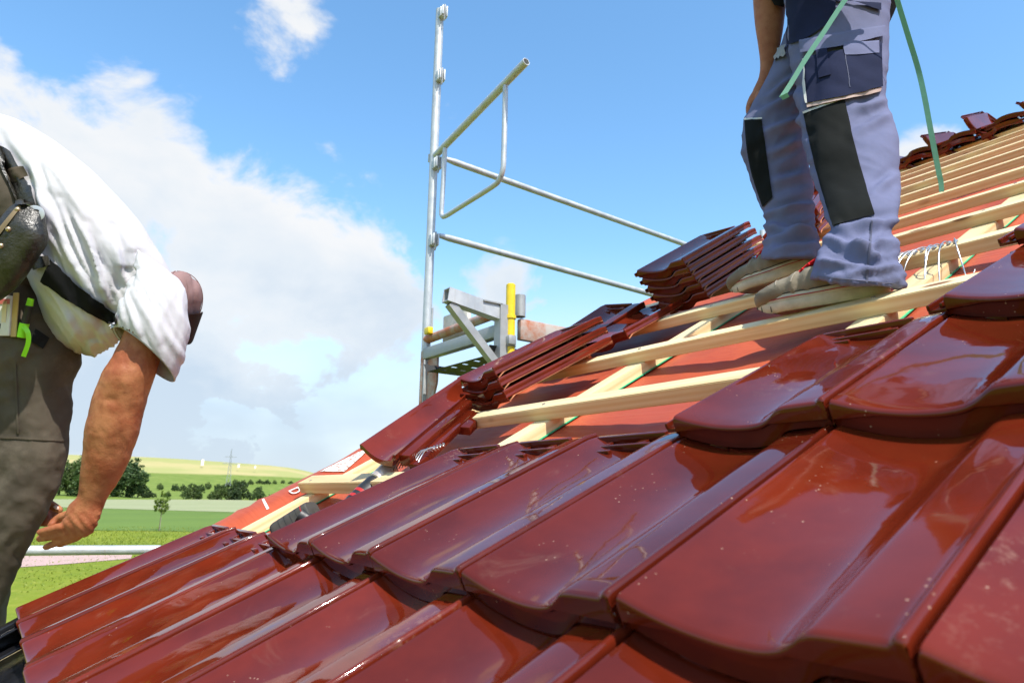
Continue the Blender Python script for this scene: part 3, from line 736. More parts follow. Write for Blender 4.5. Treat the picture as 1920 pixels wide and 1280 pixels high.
    # walkway on which the left worker stands
    mb = MB(); mb.box((-1.38, -.35, -.665), ex, ey, ez, .62, 2.2, .05, .004); add('walkway_plank', mb, PINE_T, None)
    for y in (-1.3, .55): mb = MB(); mb.tube([(-1.75, y, -.71), (-1.06, y, -.71)], .024, 12); add('putlog', mb, GALV_D)
    for y in (-1.3, .55): mb = MB(); mb.tube([(-1.72, y, -4.5), (-1.72, y, -.66)], .024, 12); add('frame_leg', mb, GALV_D)
    return root
scaffold()

# ------------------------------------------------------------------ landscape
GZ = -4.5
def gpt(x, y): return on_axis(x, y, 2, GZ)
MEADOW = mat_ground('meadow_grass', [(.20, .235, .018), (.15, .20, .016), (.26, .27, .04)], .12, 1.2)
ground_v = []; K = 64
ground_v = [(CAM_C[0], CAM_C[1], GZ)] + [(9000 * math.cos(2 * math.pi * k / K), 9000 * math.sin(2 * math.pi * k / K), GZ) for k in range(K)]
o = link('ground', mesh('ground', ground_v, [(0, 1 + k, 1 + (k + 1) % K) for k in range(K)]), MEADOW); tag(o, kind='structure')
def band(name, a, b, dz, mat, k0, k1):
    """strip between two ground lines, each given by two points"""
    A = [gpt(*p) for p in a]; B = [gpt(*p) for p in b]
    def ex(L, k): return L[0] + (L[1] - L[0]) * k
    v = [ex(A, k0), ex(A, k1), ex(B, k1), ex(B, k0)]; v = [(p[0], p[1], GZ + dz) for p in v]
    o = link(name, mesh(name, v, [(0, 1, 2, 3)]), mat); tag(o, kind='structure'); return o
CROP = mat_ground('young_crop', [(.125, .195, .036), (.105, .170, .034), (.155, .22, .05)], .05, .9, sc=(1, .2, 1))
BARLEY = mat_ground('barley_field', [(.30, .315, .17), (.265, .29, .145), (.34, .34, .20)], .03, .5, sc=(1, .2, 1))
band('crop_field', [(161, 994), (324, 996)], [(183, 953), (427, 960)], .05, CROP, -1.5, 3.5)
band('barley_field', [(183, 953), (427, 960)], [(93.5, 927), (481, 938)], .10, BARLEY, -.9, 2.2)
PATHM = mat_ground('pale_path', [(.50, .34, .30), (.44, .30, .26), (.56, .42, .38)], .4, 3)
pp = [gpt(x, y) for x, y in ((-300, 1046), (150, 1041), (248, 1040), (245, 1047), (130, 1057), (0, 1066), (-300, 1090))]
o = link('path', mesh('path', [(p[0], p[1], GZ + .03) for p in pp], [tuple(range(len(pp)))]), PATHM); tag(o, kind='structure')

# hill behind the fields
def hill():
    cols = list(range(-500, 1300, 20)); v = []; f = []; info = []
    rs = [380, 430, 500, 580, 660, 740, 800, 850, 900, 960, 1030, 1100, 1200, 1400]
    for x in cols:
        crest = np.interp(x, [-500, 120, 250, 330, 430, 500, 545, 575, 620, 760, 1300], [890, 864, 865, 867.5, 872.5, 876.5, 880.5, 886, 897, 906, 918])
        hz = 914.8 + .01363 * x
        base = np.interp(x, [90, 480, 800], [927.5, 939.5, 950])
        for r in rs:
            k = np.interp(r, [380, 500, 660, 800, 850, 960, 1100, 1400], [0, .10, .36, .58, .64, .84, 1.0, .9])
            y = base + (crest - base) * k
            d = unit(np.array([ray(x, 900)[0], ray(x, 900)[1], 0])); dep = r
            z = CAM_C[2] - (y - hz) / FPX * dep
            if r == 380: z = GZ - .5
            p = CAM_C + d * dep; v.append((p[0], p[1], z + .4 * mnoise.noise((x * .05, r * .02, 1.)) * (r > 420)))
    m = len(rs)
    for i in range(len(cols) - 1):
        for j in range(m - 1): f.append((i * m + j, (i + 1) * m + j, (i + 1) * m + j + 1, i * m + j + 1))
    k = NT('hill_grass'); vv = k.coord(False); a = k.noise(vv, .012, 5, .6); b = k.noise(vv, .10, 5, .7)
    tc = k.n('ShaderNodeTexCoord'); sx = k.n('ShaderNodeSeparateXYZ'); k.l(tc.outputs['Object'], sx.inputs[0])
    hgt = k.rng(k.mul(sx.outputs[2], k.mul(a, 5., 'MULTIPLY'), 'ADD'), 19.5, 22.5)
    lo = k.mix(k.rng(b, .4, .65), (.135, .195, .035), (.20, .25, .055)); hi = k.mix(k.rng(a, .4, .6), (.42, .36, .16), (.33, .33, .12))
    k.base(k.mix(hgt, lo, hi)); k.rough(.95); k.p.inputs['Specular IOR Level'].default_value = .1
    o = link('hill', mesh('hill', v, f, 180), k.m); tag(o, kind='structure'); return o
hill_ob = hill(); hill_bvh = bvh_of(hill_ob)

# trees
BARK = simple('bark', (.10, .075, .05), .9, var=.3, scale=20, bump=.5)
LEAF = [mat_leaf('leaf_dark', (.038, .075, .020), (.080, .125, .030)), mat_leaf('leaf_mid', (.075, .125, .030), (.125, .175, .042)), mat_leaf('leaf_light', (.11, .17, .022), (.19, .25, .04))]
def crown_mesh(name, seed, n, leaf, lobes, low=.12):
    """unit-height crown: clumps of leaf quads spread through lobes (x, y, z, radius)"""
    r = np.random.default_rng(seed); L = np.array(lobes); p = L[:, 3] ** 2 / (L[:, 3] ** 2).sum(); v = []; f = []
    nc = max(12, n // 22)
    for c in range(nc):
        l = L[r.choice(len(L), p=p)]; d = unit(r.normal(size=3)); rad = l[3] * (r.random() ** .35)
        cc = l[:3] + d * rad * np.array([1, 1, .9]); cs = l[3] * r.uniform(.14, .30)
        for _ in range(n // nc):
            q = cc + r.normal(size=3) * cs * .55
            if q[2] < low: continue
            a = unit(r.normal(size=3)); b = unit(np.cross(a, unit(r.normal(size=3)))); s = leaf * r.uniform(.6, 1.4); o = len(v)
            v += [q - a * s, q + b * s * .45, q + a * s, q - b * s * .45]; f.append((o, o + 1, o + 2, o + 3))
    return mesh(name, v, f)
def trunk_mesh(name, seed, h, r0, limbs=5):
    r = random.Random(seed); mb = MB(); mb.tube([(0, 0, -.03), (.005, 0, h * .4), (.01, .005, h)], [r0, r0 * .75, r0 * .4], 8)
    for k in range(limbs):
        a = k * 2.4 + r.random(); z = h * (.45 + .1 * k); e = (.22 * math.cos(a), .22 * math.sin(a), min(.9, z + .28)); mb.tube([(0, 0, z), (e[0] * .5, e[1] * .5, (z + e[2]) * .5 + .02), e], [r0 * .45, r0 * .3, r0 * .1], 6)
    return mb.me(name, 60)
CR = [crown_mesh('crown', 1, 5200, .030, [(0, 0, .55, .30), (.20, .05, .45, .22), (-.22, .0, .42, .22), (.05, .2, .5, .22), (0, -.2, .5, .22), (.05, 0, .78, .17), (-.12, .1, .70, .17), (.12, 0, .25, .18), (-.15, 0, .22, .18)], .03),
      crown_mesh('crown', 2, 3600, .038, [(0, 0, .45, .32), (.25, 0, .35, .25), (-.28, .1, .35, .24), (0, .25, .4, .22), (.1, -.2, .6, .2), (-.1, 0, .72, .18), (.3, 0, .15, .18), (-.3, 0, .15, .18)], .0),
      crown_mesh('crown', 3, 3000, .045, [(0, 0, .35, .33), (.38, 0, .28, .26), (-.36, 0, .30, .26), (.1, .2, .55, .2), (-.15, 0, .62, .18), (.55, 0, .15, .15), (-.55, 0, .15, .15)], .0)]
TK = [trunk_mesh('trunk', k, .55, .028) for k in range(3)]
def tree(name, kind, leaf, pos, h, wid, label, cat, group, rz):
    root = empty(name, pos); tag(root, label, cat, group)
    for nm, me, mt in (('crown', CR[kind], LEAF[leaf]), ('trunk', TK[kind], BARK)):
        o = bpy.data.objects.new(nm, me); COL.objects.link(o); o.parent = root; o.scale = (h * wid, h * wid, h); o.rotation_euler = (0, 0, rz)
        if not me.materials: me.materials.append(mt)
        o.material_slots[0].link = 'OBJECT'; o.material_slots[0].material = mt
    return root
def hill_pt(x, y):
    h = hill_bvh.ray_cast(Vector(CAM_C), Vector(unit(ray(x, y))))
    return np.array(h[0]) if h[0] is not None else gpt(x, max(y, 927))
def place(x, ybase, ytop, kind, leaf, wid, label, name='tree', cat='tree', group='trees beyond the barley field', dist=None):
    if dist: d = unit(ray(x, ybase) * np.array([1, 1, 0])); p = CAM_C + d * dist; p[2] = CAM_C[2] - (ybase - (914.8 + .01363 * x)) / FPX * dist
    else: p = hill_pt(x, ybase)
    dep = (p - CAM_C) @ CAM_R[2]; tree(name, kind, leaf, p, (ybase - ytop) * dep / FPX, wid, label, cat, group, x * .7)
for x, yb, yt, kd, lf, wd, lb in [
    (236, 933, 852, 0, 0, 1.3, 'largest dark tree at the field edge behind the bending worker\'s forearm'),
    (200, 931, 862, 0, 0, 1.1, 'dark tree half hidden by the bending worker\'s forearm'),
    (148, 931, 845, 0, 1, 1.25, 'lighter green tree between the bending worker\'s trousers and forearm'),
    (110, 930, 868, 1, 1, 1.1, 'small tree at the field edge touching the bending worker\'s trouser leg'),
    (258, 932, 893, 1, 0, 1.1, 'low dark tree at the foot of the largest dark tree'),
    (444, 938, 896, 1, 0, 1.1, 'dark round tree on the slope below the pylon'),
    (482, 939, 906, 1, 0, .95, 'small lone round tree closest to the roof verge'),
    (415, 938, 902, 1, 1, 1.2, 'lighter tree touching the dark round tree under the pylon'),
    (362, 936, 900, 1, 1, 1.2, 'bushy tree on the slope above the sapling'),
    (463, 934, 916, 1, 0, 1.0, 'small dark tree between the dark round tree and the lone round one')]:
    place(x, yb, yt, kd, lf, wd, lb, dist=430)
bush_words = ['first', 'second', 'third', 'fourth', 'fifth', 'sixth', 'seventh', 'eighth', 'ninth', 'tenth', 'eleventh', 'twelfth', 'thirteenth', 'fourteenth', 'fifteenth', 'sixteenth', 'seventeenth', 'eighteenth', 'nineteenth', 'twentieth']
bx = [(281, 933, 915), (300, 918, 902), (313, 932, 917), (328, 920, 903), (344, 921, 904), (352, 933, 913), (376, 922, 904), (390, 917, 900), (398, 936, 917), (408, 922, 903), (428, 915, 899), (440, 908, 895), (455, 911, 896), (470, 908, 896), (487, 907, 895), (500, 908, 896), (515, 907, 897), (530, 906, 897), (508, 939, 922), (545, 907, 899)]
for k, (x, yb, yt) in enumerate(bx):
    place(x, yb, yt, 2, (0, 1, 1)[k % 3], 1.0, f'{bush_words[k]} hedge bush on the hill slope counted from the forearm', 'hedge_bush', 'bush', 'bushes on the hill slope')
# sapling in the crop with its stake
def sapling():
    base = gpt(298, 995); root = empty('sapling', base); tag(root, 'thin young tree with pale leaves standing alone between hand and verge', 'tree')
    dep = (base - CAM_C) @ CAM_R[2]; h = 76 * dep / FPX
    me = crown_mesh('crown', 9, 1500, .026, [(0, 0, .72, .10), (.07, .0, .60, .10), (-.10, 0, .56, .10), (-.13, .02, .70, .07), (.10, 0, .78, .07), (0, 0, .88, .07), (.02, .05, .48, .09), (-.04, 0, .96, .04)], .3)
    for nm, m, mt in (('crown', me, LEAF[2]), ('trunk', trunk_mesh('trunk', 9, .8, .012, 4), BARK)):
        o = link(nm, m, mt, root); o.scale = (h, h, h); o.rotation_euler = (0, 0, 1.2)
    mb = MB(); mb.tube([(.06, .0, -.03), (.06, 0, .33)], .008, 6); o = link('stake', mb.me('stake', 60), simple('grey_stake', (.30, .26, .20), .8), root); o.scale = (h, h, h); 
sapling()
# weeds and tall grass at the meadow edge
def weeds():
    r = np.random.default_rng(5); v = []; f = []
    for _ in range(7000):
        x = r.uniform(40, 460); y = r.uniform(988, 1040) if r.random() < .8 else r.uniform(1040, 1110); p = gpt(x, y); hh = r.uniform(.08, .26) * (1 if y < 1030 else .5); a = r.uniform(0, 6.28); w = r.uniform(.02, .07)
        d = np.array([math.cos(a), math.sin(a), 0]) * w; t = p + np.array([r.normal() * .08, r.normal() * .08, hh]); o = len(v); v += [p - d, p + d, t]; f.append((o, o + 1, o + 2))
    o = link('tall_grass', mesh('tall_grass', v, f), mat_leaf('meadow_blade', (.13, .19, .015), (.24, .27, .03))); tag(o, 'tall weedy grass along the meadow edge behind the hand', 'grass', kind='stuff')
weeds()
# pylon on the slope and white masts on the crest
def pylon():
    STEEL = simple('pylon_steel', (.34, .36, .38), .6, .3)
    dist = 640; d = unit(ray(428, 905) * np.array([1, 1, 0])); base = CAM_C + d * dist; hz = 914.8 + .01363 * 428; z0 = CAM_C[2] - (912 - hz) / FPX * dist; base[2] = z0
    H = (912 - 843) * dist * (CAM_R[2] @ d) / FPX; root = empty('pylon', base); tag(root, 'faint grey lattice power pylon standing on the hill slope', 'pylon')
    r = np.cross(d, [0, 0, 1]); wid = lambda q: .11 * H * (1 - q) ** 1.1 + .012 * H
    mb = MB(); lev = [0, .14, .27, .39, .50, .60, .69, .78, .87, 1.0]
    cor = lambda q, k: base + np.array([0, 0, H * q]) + (r * (1 if k in (0, 1) else -1) + d * (1 if k in (1, 2) else -1)) * wid(q) * .5
    for q0, q1 in zip(lev, lev[1:]):
        for k in range(4):
            mb.tube([cor(q0, k), cor(q1, k)], .16, 4); mb.tube([cor(q0, k), cor(q1, (k + 1) % 4)], .10, 4); mb.tube([cor(q0, (k + 1) % 4), cor(q1, k)], .10, 4)
    child(mb.ob('lattice_tower', STEEL), root)
    for q, w in ((.60, .20), (.78, .16)):
        mb = MB(); c = base + np.array([0, 0, H * q]); mb.tube([c - r * w * H, c + np.array([0, 0, .03 * H]), c + r * w * H], .16, 4); mb.tube([c - r * w * H, c + r * w * H], .14, 4); child(mb.ob('cross_arm', STEEL), root)
pylon()
for x, yb, yt, w, lb in ((379, 870.5, 861, 4.5, 'tallest white block on the hill crest'), (447, 874.5, 870, 3.5, 'middle-sized white block on the hill crest beside the pylon'), (478, 876, 873, 3, 'smallest white block on the crest nearest the roof')):
    p = at(x, yb, 900 * .95); h = (yb - yt) * 855 / FPX; ww = w * 855 / FPX
    mb = MB(); mb.box(p + np.array([0, 0, h / 2 - .6]), (1, 0, 0), (0, 1, 0), (0, 0, 1), ww, ww, h + 1.2); mb.box(p + np.array([0, 0, h]), (1, 0, 0), (0, 1, 0), (0, 0, 1), ww * 1.15, ww * 1.15, .3)
    tag(mb.ob('white_block', WHITE), lb, 'structure')
#PART3
# ------------------------------------------------------------------ people
def sec(xl, yl, xr, yr, d, asp=1.0, d2=None, drop=0.):
    """cross-section of a limb seen between two outline points, at a depth from the lens"""
    L, Rr = np.array(at(xl, yl, d)), np.array(at(xr, yr, d if d2 is None else d2)); c = (L + Rr) / 2; a = (Rr - L) / 2
    vw = unit(c - CAM_C); b = vw - unit(a) * (vw @ unit(a)); return c, a, unit(b) * np.linalg.norm(a) * asp - np.array([0, 0, drop])
def ball(c, r, ax=(1, 1, 1), basis=None, n=14):
    c = np.array(c); v = []; f = []; B = np.eye(3) if basis is None else basis
    for i in range(n + 1):
        p = math.pi * i / n
        for k in range(2 * n):
            w = math.pi * k / n; q = np.array([math.sin(p) * math.cos(w) * ax[0], math.sin(p) * math.sin(w) * ax[1], math.cos(p) * ax[2]]) * r; v.append(c + B @ q)
    for i in range(n):
        for k in range(2 * n): f.append((i * 2 * n + k, i * 2 * n + (k + 1) % (2 * n), (i + 1) * 2 * n + (k + 1) % (2 * n), (i + 1) * 2 * n + k))
    return v, f
def fuse(name, solids, voxel, smooth=6, fac=.5):
    """join overlapping solids into one continuous skin"""
    mb = MB()
    for v, f in solids: mb.add(v, f)
    me = mb.me(name); ob = bpy.data.objects.new(name, me); COL.objects.link(ob)
    m = ob.modifiers.new('r', 'REMESH'); m.mode = 'VOXEL'; m.voxel_size = voxel
    m = ob.modifiers.new('s', 'SMOOTH'); m.factor = fac; m.iterations = smooth
    dg = bpy.context.evaluated_depsgraph_get(); out = bpy.data.meshes.new_from_object(ob.evaluated_get(dg)); bpy.data.objects.remove(ob)
    out.name = name; out.polygons.foreach_set('use_smooth', [True] * len(out.polygons)); return out
def displace(me, fn):
    n = len(me.vertices); co = np.empty(n * 3); no = np.empty(n * 3); me.vertices.foreach_get('co', co); me.vertices.foreach_get('normal', no)
    co = co.reshape(-1, 3); no = no.reshape(-1, 3); px = project(co); d = np.array([fn(px[i, 0], px[i, 1], co[i]) for i in range(n)])
    co = co + no * d[:, None]; me.vertices.foreach_set('co', co.ravel()); me.update(); return me
def fold(u, v, seed):
    """ridged cloth folds, long in v"""
    a = mnoise.noise((u, v, seed)); b = mnoise.noise((u * 2.1 + 5, v * 1.6, seed + 9)); return (1 - abs(a) * 2.2) * .65 + (1 - abs(b) * 2.2) * .35 - .45
def creases(x, y, L):
    d = 0.
    for x0, y0, x1, y1, w, a in L:
        ex, ey = x1 - x0, y1 - y0; l2 = ex * ex + ey * ey; t = max(0., min(1., ((x - x0) * ex + (y - y0) * ey) / l2)); l = math.sqrt(l2)
        q = ((x - x0) * ey - (y - y0) * ex) / l; r = math.hypot(x - x0 - t * ex, y - y0 - t * ey); f = math.sin(math.pi * (.12 + .76 * t))
        d += a * f * (math.exp(-(r / w) ** 2) - .75 * math.exp(-(math.hypot(abs(r) - 0, 0) - 1.9 * w) ** 2 / (w * w)) * (1 if q > 0 else .25))
    return d
def kid(o, parent):
    o.parent = parent; o.matrix_parent_inverse = parent.matrix_world.inverted(); return o
def ribbon(pts, w, thick, side=None):
    """flat strap along pts; width direction per point"""
    P = catmull(pts, 5); v = []; f = []; n = len(P)
    for i, p in enumerate(P):
        t = unit(P[min(i + 1, n - 1)] - P[max(i - 1, 0)]); s = side(i / (n - 1), p, t) if side else unit(np.cross(t, unit(p - CAM_C))); nn = unit(np.cross(s, t))
        v += [p - s * w / 2 - nn * thick / 2, p + s * w / 2 - nn * thick / 2, p + s * w / 2 + nn * thick / 2, p - s * w / 2 + nn * thick / 2]
    for i in range(n - 1):
        for k in range(4): f.append((i * 4 + k, i * 4 + (k + 1) % 4, (i + 1) * 4 + (k + 1) % 4, (i + 1) * 4 + k))
    f += [(3, 2, 1, 0), tuple(range((n - 1) * 4, n * 4))]; return v, f
SKIN1 = mat_skin('tanned_skin', (.42, .165, .066), (.29, .078, .028)); SKIN2 = mat_skin('tanned_skin_arm', (.36, .15, .07), (.30, .10, .045))

def finger(pts, d, r):
    P = [at(x, y, dd) for (x, y), dd in zip(pts, d)]; mb = MB(); Q = catmull(P, 4); n = len(Q)
    rr = [r[0] + (r[1] - r[0]) * i / (n - 1) for i in range(n)]; mb.tube(Q, rr, 12); a, b = ball(P[-1], r[1] * .98, n=7); mb.add(a, b); return mb.v, mb.f

# ---- the worker bending over on the left -----------------------------
def left_worker():
    DT = 1.74                                                # torso depth
    # skin: arm, hand, neck, head, legs, all one surface
    arm = [sec(255, 560, 330, 580, 1.60), sec(238, 620, 305, 645, 1.58), sec(218, 665, 293, 685, 1.57), sec(196, 702, 282, 715, 1.56), sec(183, 735, 272, 745, 1.56, .95), sec(173, 770, 265, 772, 1.56, .92),
           sec(165, 805, 258, 806, 1.56, .92), sec(160, 840, 246, 842, 1.56, .9), sec(155, 880, 230, 882, 1.56, .85), sec(151, 912, 211, 916, 1.56, .8), sec(146, 932, 198, 938, 1.56, .74),
           sec(131, 946, 192, 952, 1.56, .62), sec(124, 962, 187, 968, 1.555, .56), sec(119, 980, 180, 986, 1.55, .52), sec(120, 990, 172, 1000, 1.55, .46), sec(128, 997, 158, 1008, 1.55, .36)]
    S = [loft(arm, 24, 4, 2.1)]
    r1, r2 = .0108, .0085
    S += [finger([(140, 982), (118, 986), (98, 991), (76, 997)], [1.548, 1.545, 1.545, 1.55], (r1, r2)),
          finger([(144, 990), (120, 998), (98, 1005), (74, 1009)], [1.55, 1.552, 1.555, 1.565], (r1, r2)),
          finger([(152, 994), (130, 1006), (108, 1016), (86, 1025)], [1.555, 1.56, 1.57, 1.58], (r1, r2 * .95)),
          finger([(160, 992), (146, 1006), (128, 1014), (112, 1021)], [1.56, 1.572, 1.585, 1.595], (r1 * .9, r2 * .85)),
          finger([(140, 962), (118, 968), (104, 976), (97, 984)], [1.60, 1.615, 1.615, 1.605], (.012, .0095))]
    # far arm and its hand behind the trouser leg
    S += [loft([sec(70, 540, 130, 570, 1.92), sec(45, 650, 105, 660, 1.92), sec(25, 760, 88, 765, 1.90), sec(25, 840, 82, 846, 1.87), sec(38, 900, 86, 908, 1.84), sec(46, 928, 92, 938, 1.80, .7), sec(48, 948, 88, 960, 1.79, .6), sec(52, 962, 82, 972, 1.79, .5)], 18, 3)]
    S += [finger([(72, 936), (88, 942), (102, 950), (111, 956)], [1.78, 1.765, 1.76, 1.76], (.0125, .0100)), finger([(74, 950), (90, 956), (103, 964), (104, 974)], [1.80, 1.80, 1.795, 1.785], (.0105, .009)),
          finger([(66, 954), (82, 962), (88, 972), (85, 981)], [1.79, 1.785, 1.775, 1.77], (.0105, .0095)), finger([(60, 958), (70, 968), (74, 976), (69, 983)], [1.785, 1.775, 1.765, 1.76], (.0100, .009)),
          finger([(54, 962), (60, 974), (60, 984), (55, 989)], [1.78, 1.77, 1.76, 1.755], (.0095, .008))]
    # torso core, neck, head
    S += [loft([sec(-60, 320, 40, 600, 1.80, .7), sec(60, 330, 120, 590, 1.80, .75), sec(180, 400, 180, 590, 1.80, .8), sec(270, 480, 230, 580, 1.80, .8), sec(300, 530, 265, 590, 1.80, .6), sec(312, 565, 280, 600, 1.81, .7)], 20, 3)]
    hc = at(300, 606, 1.82); S += [ball(hc, .085, (.85, .8, 1.12)), ball(at(305, 655, 1.76), .02), ball(at(292, 600, 1.75), .018, (.6, 1, 1.3)), ball(at(305, 655, 1.80), .045, (.8, .7, .8))]
    TRS = [sec(-120, 300, 62, 470, 1.80, .85), sec(-130, 470, 112, 570, 1.78, .9), sec(-100, 640, 136, 668, 1.75, .8), sec(-70, 790, 121, 795, 1.73, .62), sec(-72, 900, 111, 915, 1.71, .56), sec(-112, 1020, 46, 1050, 1.70, .55), sec(-185, 1180, -45, 1210, 1.70, .55), sec(-235, 1290, -100, 1310, 1.70, .5)]
    S.append(loft(TRS, 18, 3, 2.0, .6))
    mb = MB(); mb.tube(catmull([at(-60, 600, 1.90), np.array([-1.35, -.12, .15]), np.array([-1.44, -.12, -.22]), np.array([-1.48, -.16, -.58])], 4), [.07] * 4 + [.065] * 4 + [.055] * 4 + [.05], 14); S.append((mb.v, mb.f))
    me = fuse('person', S, .0042, 3, .5)
    # tendons, elbow dimple, knuckle creases
    def fn(x, y, p):
        d = 0.
        if 150 < x < 280 and 640 < y < 960: d += .0022 * mnoise.noise((x * .035, y * .022, 1.)) + .0009 * mnoise.noise((x * .09, y * .08, 5.))
        if 185 < x < 235 and 735 < y < 765: d -= .0035 * math.exp(-((x - 207) / 13) ** 2 - ((y - 749) / 8) ** 2)
        if 110 < x < 200 and 945 < y < 1010:
            q = (x * .55 + y * .83); d += .0012 * math.sin((x * .8 - y * .6) * .42) * math.exp(-((y - 985) / 22) ** 2) + .0009 * math.sin(q * .9) * math.exp(-((y - 968) / 14) ** 2)
        return d
    displace(me, fn)
    P = link('person', me, SKIN1); tag(P, 'bending worker in white T-shirt, dark work trousers and mauve cap beside the eave', 'person')
    # T-shirt
    sh = [sec(-75, 225, 40, 560, 1.84, .75), sec(-10, 226, 86, 620, 1.82, .80), sec(60, 250, 128, 668, 1.80, .84), sec(130, 292, 172, 668, 1.79, .86), sec(200, 350, 206, 650, 1.78, .88), sec(252, 405, 234, 622, 1.77, .92), sec(296, 468, 262, 600, 1.77, .95), sec(326, 522, 292, 585, 1.78, .9), sec(338, 560, 312, 590, 1.80, .7)]
    sl = [sec(262, 470, 332, 520, 1.63, 1.0), sec(246, 520, 346, 552, 1.60, .95), sec(234, 562, 351, 596, 1.585, .9), sec(224, 594, 348, 640, 1.575, .85, None, .010), sec(217, 612, 340, 674, 1.57, .80, None, .018), sec(213, 624, 326, 702, 1.57, .78, None, .022), sec(212, 628, 321, 711, 1.57, .76, None, .022)]
    sl2 = [sec(262, 470, 330, 520, 1.93, 1.0), sec(236, 540, 320, 572, 1.95, .9), sec(205, 610, 292, 650, 1.95, .9)]
    sm = fuse('shirt', [loft(sh, 30, 5, 2.3), loft(sl, 24, 4, 2.2), loft(sl2, 20, 4)], .0058, 5, .5)
    CRS = [(84, 372, 140, 492, 6, .008), (110, 380, 166, 520, 6, .009), (160, 425, 190, 540, 5, .009), (176, 480, 206, 575, 5, .009), (208, 432, 236, 530, 6, .008), (130, 470, 178, 560, 5, .008), (232, 545, 262, 625, 5, .006), (262, 560, 300, 640, 6, .006), (120, 560, 150, 640, 7, .007), (150, 580, 196, 640, 7, .007), (90, 300, 180, 430, 8, .005), (60, 300, 96, 430, 6, .007)]
    def fs(x, y, p):
        u = (x * .86 - y * .48) / 30.; v = (x * .48 + y * .86) / 190.
        m = 1. if x < 235 else .35
        k = max(0., min(1., (y - (230 + .75 * max(0, x))) / 90.))
        d = .017 * fold(u * 1.15, v, 2.) * m * k + .003 * mnoise.noise((x / 60, y / 60, 4.))
        if x > 205 and y > 540: d += .0045 * fold((x * .95 + y * .2) / 34., (y - .3 * x) / 120., 8.)
        if y > 560 and x < 215: d += .006 * fold((x * .9 + y * .3) / 45., y / 90., 6.)
        d += creases(x, y, CRS)
        # belly hangs into loose pleats; armpit pinch
        d -= .012 * math.exp(-(((x - 212) * .8 + (y - 560) * .35) / 14) ** 2) * (1 if 500 < y < 640 else .3 if 470 < y else 0)
        return d
    displace(sm, fs)
    hc0, ha, hb = sec(212, 628, 321, 711, 1.57, .76, None, .022); hn = unit(np.cross(ha, hb)); hn = hn if hn[2] < 0 else -hn
    bm = bmesh.new(); bm.from_mesh(sm); gm = []
    for q in bm.faces:
        c = np.array(q.calc_center_median()) - hc0
        if c @ hn > -.03 and (c @ unit(ha)) ** 2 / (ha @ ha) + (c @ unit(hb)) ** 2 / (hb @ hb) < 1.5: gm.append(q)
    ge = {e for q in gm for e in q.edges}; gv = {v for q in gm for v in q.verts}
    bmesh.ops.bisect_plane(bm, geom=gm + list(ge) + list(gv), plane_co=Vector(hc0 - hn * .007), plane_no=Vector(hn), clear_outer=True)
    bm.to_mesh(sm); bm.free()
    SHIRT = mat_cloth('white_cotton', (.55, .535, .555), .03, dirt=(.50, .47, .485)); shirt = kid(link('shirt', sm, SHIRT), P)
    sb = bvh_of(shirt)
    # raised sleeve hem and seam
    mb = MB(); c, a, b = sec(212.5, 626, 321.5, 709, 1.57, .77, None, .022); c = c - hn * .007; pts = [c + a * math.cos(w) * 1.01 + b * math.sin(w) * 1.01 for w in np.linspace(0, 2 * math.pi, 40)]; mb.tube(pts, .0022, 6, caps=False); kid(mb.ob('sleeve_hem', SHIRT, smooth=60), shirt)
    # trousers
    tr = [sec(-120, 300, 62, 470, 1.80, .85), sec(-135, 380, 92, 530, 1.80, .90), sec(-130, 470, 112, 570, 1.78, .9), sec(-115, 560, 130, 622, 1.76, .85), sec(-100, 640, 136, 668, 1.75, .8), sec(-85, 720, 124, 728, 1.74, .7), sec(-70, 790, 121, 795, 1.73, .62), sec(-66, 850, 119, 855, 1.72, .58), sec(-74, 900, 103, 915, 1.71, .56), sec(-92, 960, 70, 985, 1.70, .55), sec(-116, 1020, 36, 1050, 1.70, .55), sec(-140, 1085, 8, 1115, 1.70, .55), sec(-185, 1180, -45, 1210, 1.70, .55), sec(-235, 1290, -100, 1310, 1.70, .5)]
    kn2 = np.array([-1.32, -.08, -.20]); 
    mb = MB(); c0 = at(-60, 600, 1.90); mb.tube(catmull([c0, np.array([-1.35, -.12, .15]), np.array([-1.44, -.12, -.22]), np.array([-1.48, -.16, -.58])], 4), [.12] * 4 + [.115] * 4 + [.10] * 4 + [.09], 18)
    wst = [sec(-190, 300, -60, 640, 1.82, .9), sec(-110, 262, 20, 610, 1.81, .98), sec(-50, 262, 62, 585, 1.80, 1.04), sec(-6, 268, 90, 545, 1.79, 1.08)]
    tm = fuse('trousers', [loft(tr, 30, 4, 2.3), loft(wst, 28, 4, 2.2), (mb.v, mb.f)], .0065, 5, .5)
    def ft(x, y, p):
        d = .006 * fold((x + y * .35) / 55., (y - x * .4) / 70., 3.) + .004 * mnoise.noise((x / 38, y / 38, 2.)) + .0015 * mnoise.noise((x / 13, y / 13, 8.))
        d += .006 * fold((y + .5 * x) / 40., x / 130., 11.) * math.exp(-((y - 620) / 120) ** 2)
        return d
    displace(tm, ft)
    TRO = mat_cloth('brown_work_cloth', (.090, .073, .054), .22, dirt=(.155, .127, .095)); trou = kid(link('trousers', tm, TRO), P); tb = bvh_of(trou)
    # knee seam, pocket welt, leg pocket
    for nm, qd, nx, ny, off in (('knee_seam', [(-20, 815), (122, 822), (121, 827), (-20, 820)], 18, 2, .003), ('pocket_welt', [(-30, 598), (88, 632), (84, 641), (-32, 607)], 16, 3, .006), ('side_seam', [(26, 680), (30, 680), (36, 812), (32, 812)], 2, 14, .003)):
        px_patch(nm, [tb], qd, nx, ny, off, TRO, trou, .003)
    px_patch('pocket_tab', [tb], [(66, 616), (92, 634), (80, 654), (58, 640)], 6, 6, .007, mat_cloth('black_webbing', (.016, .015, .015), .2), trou, .003)
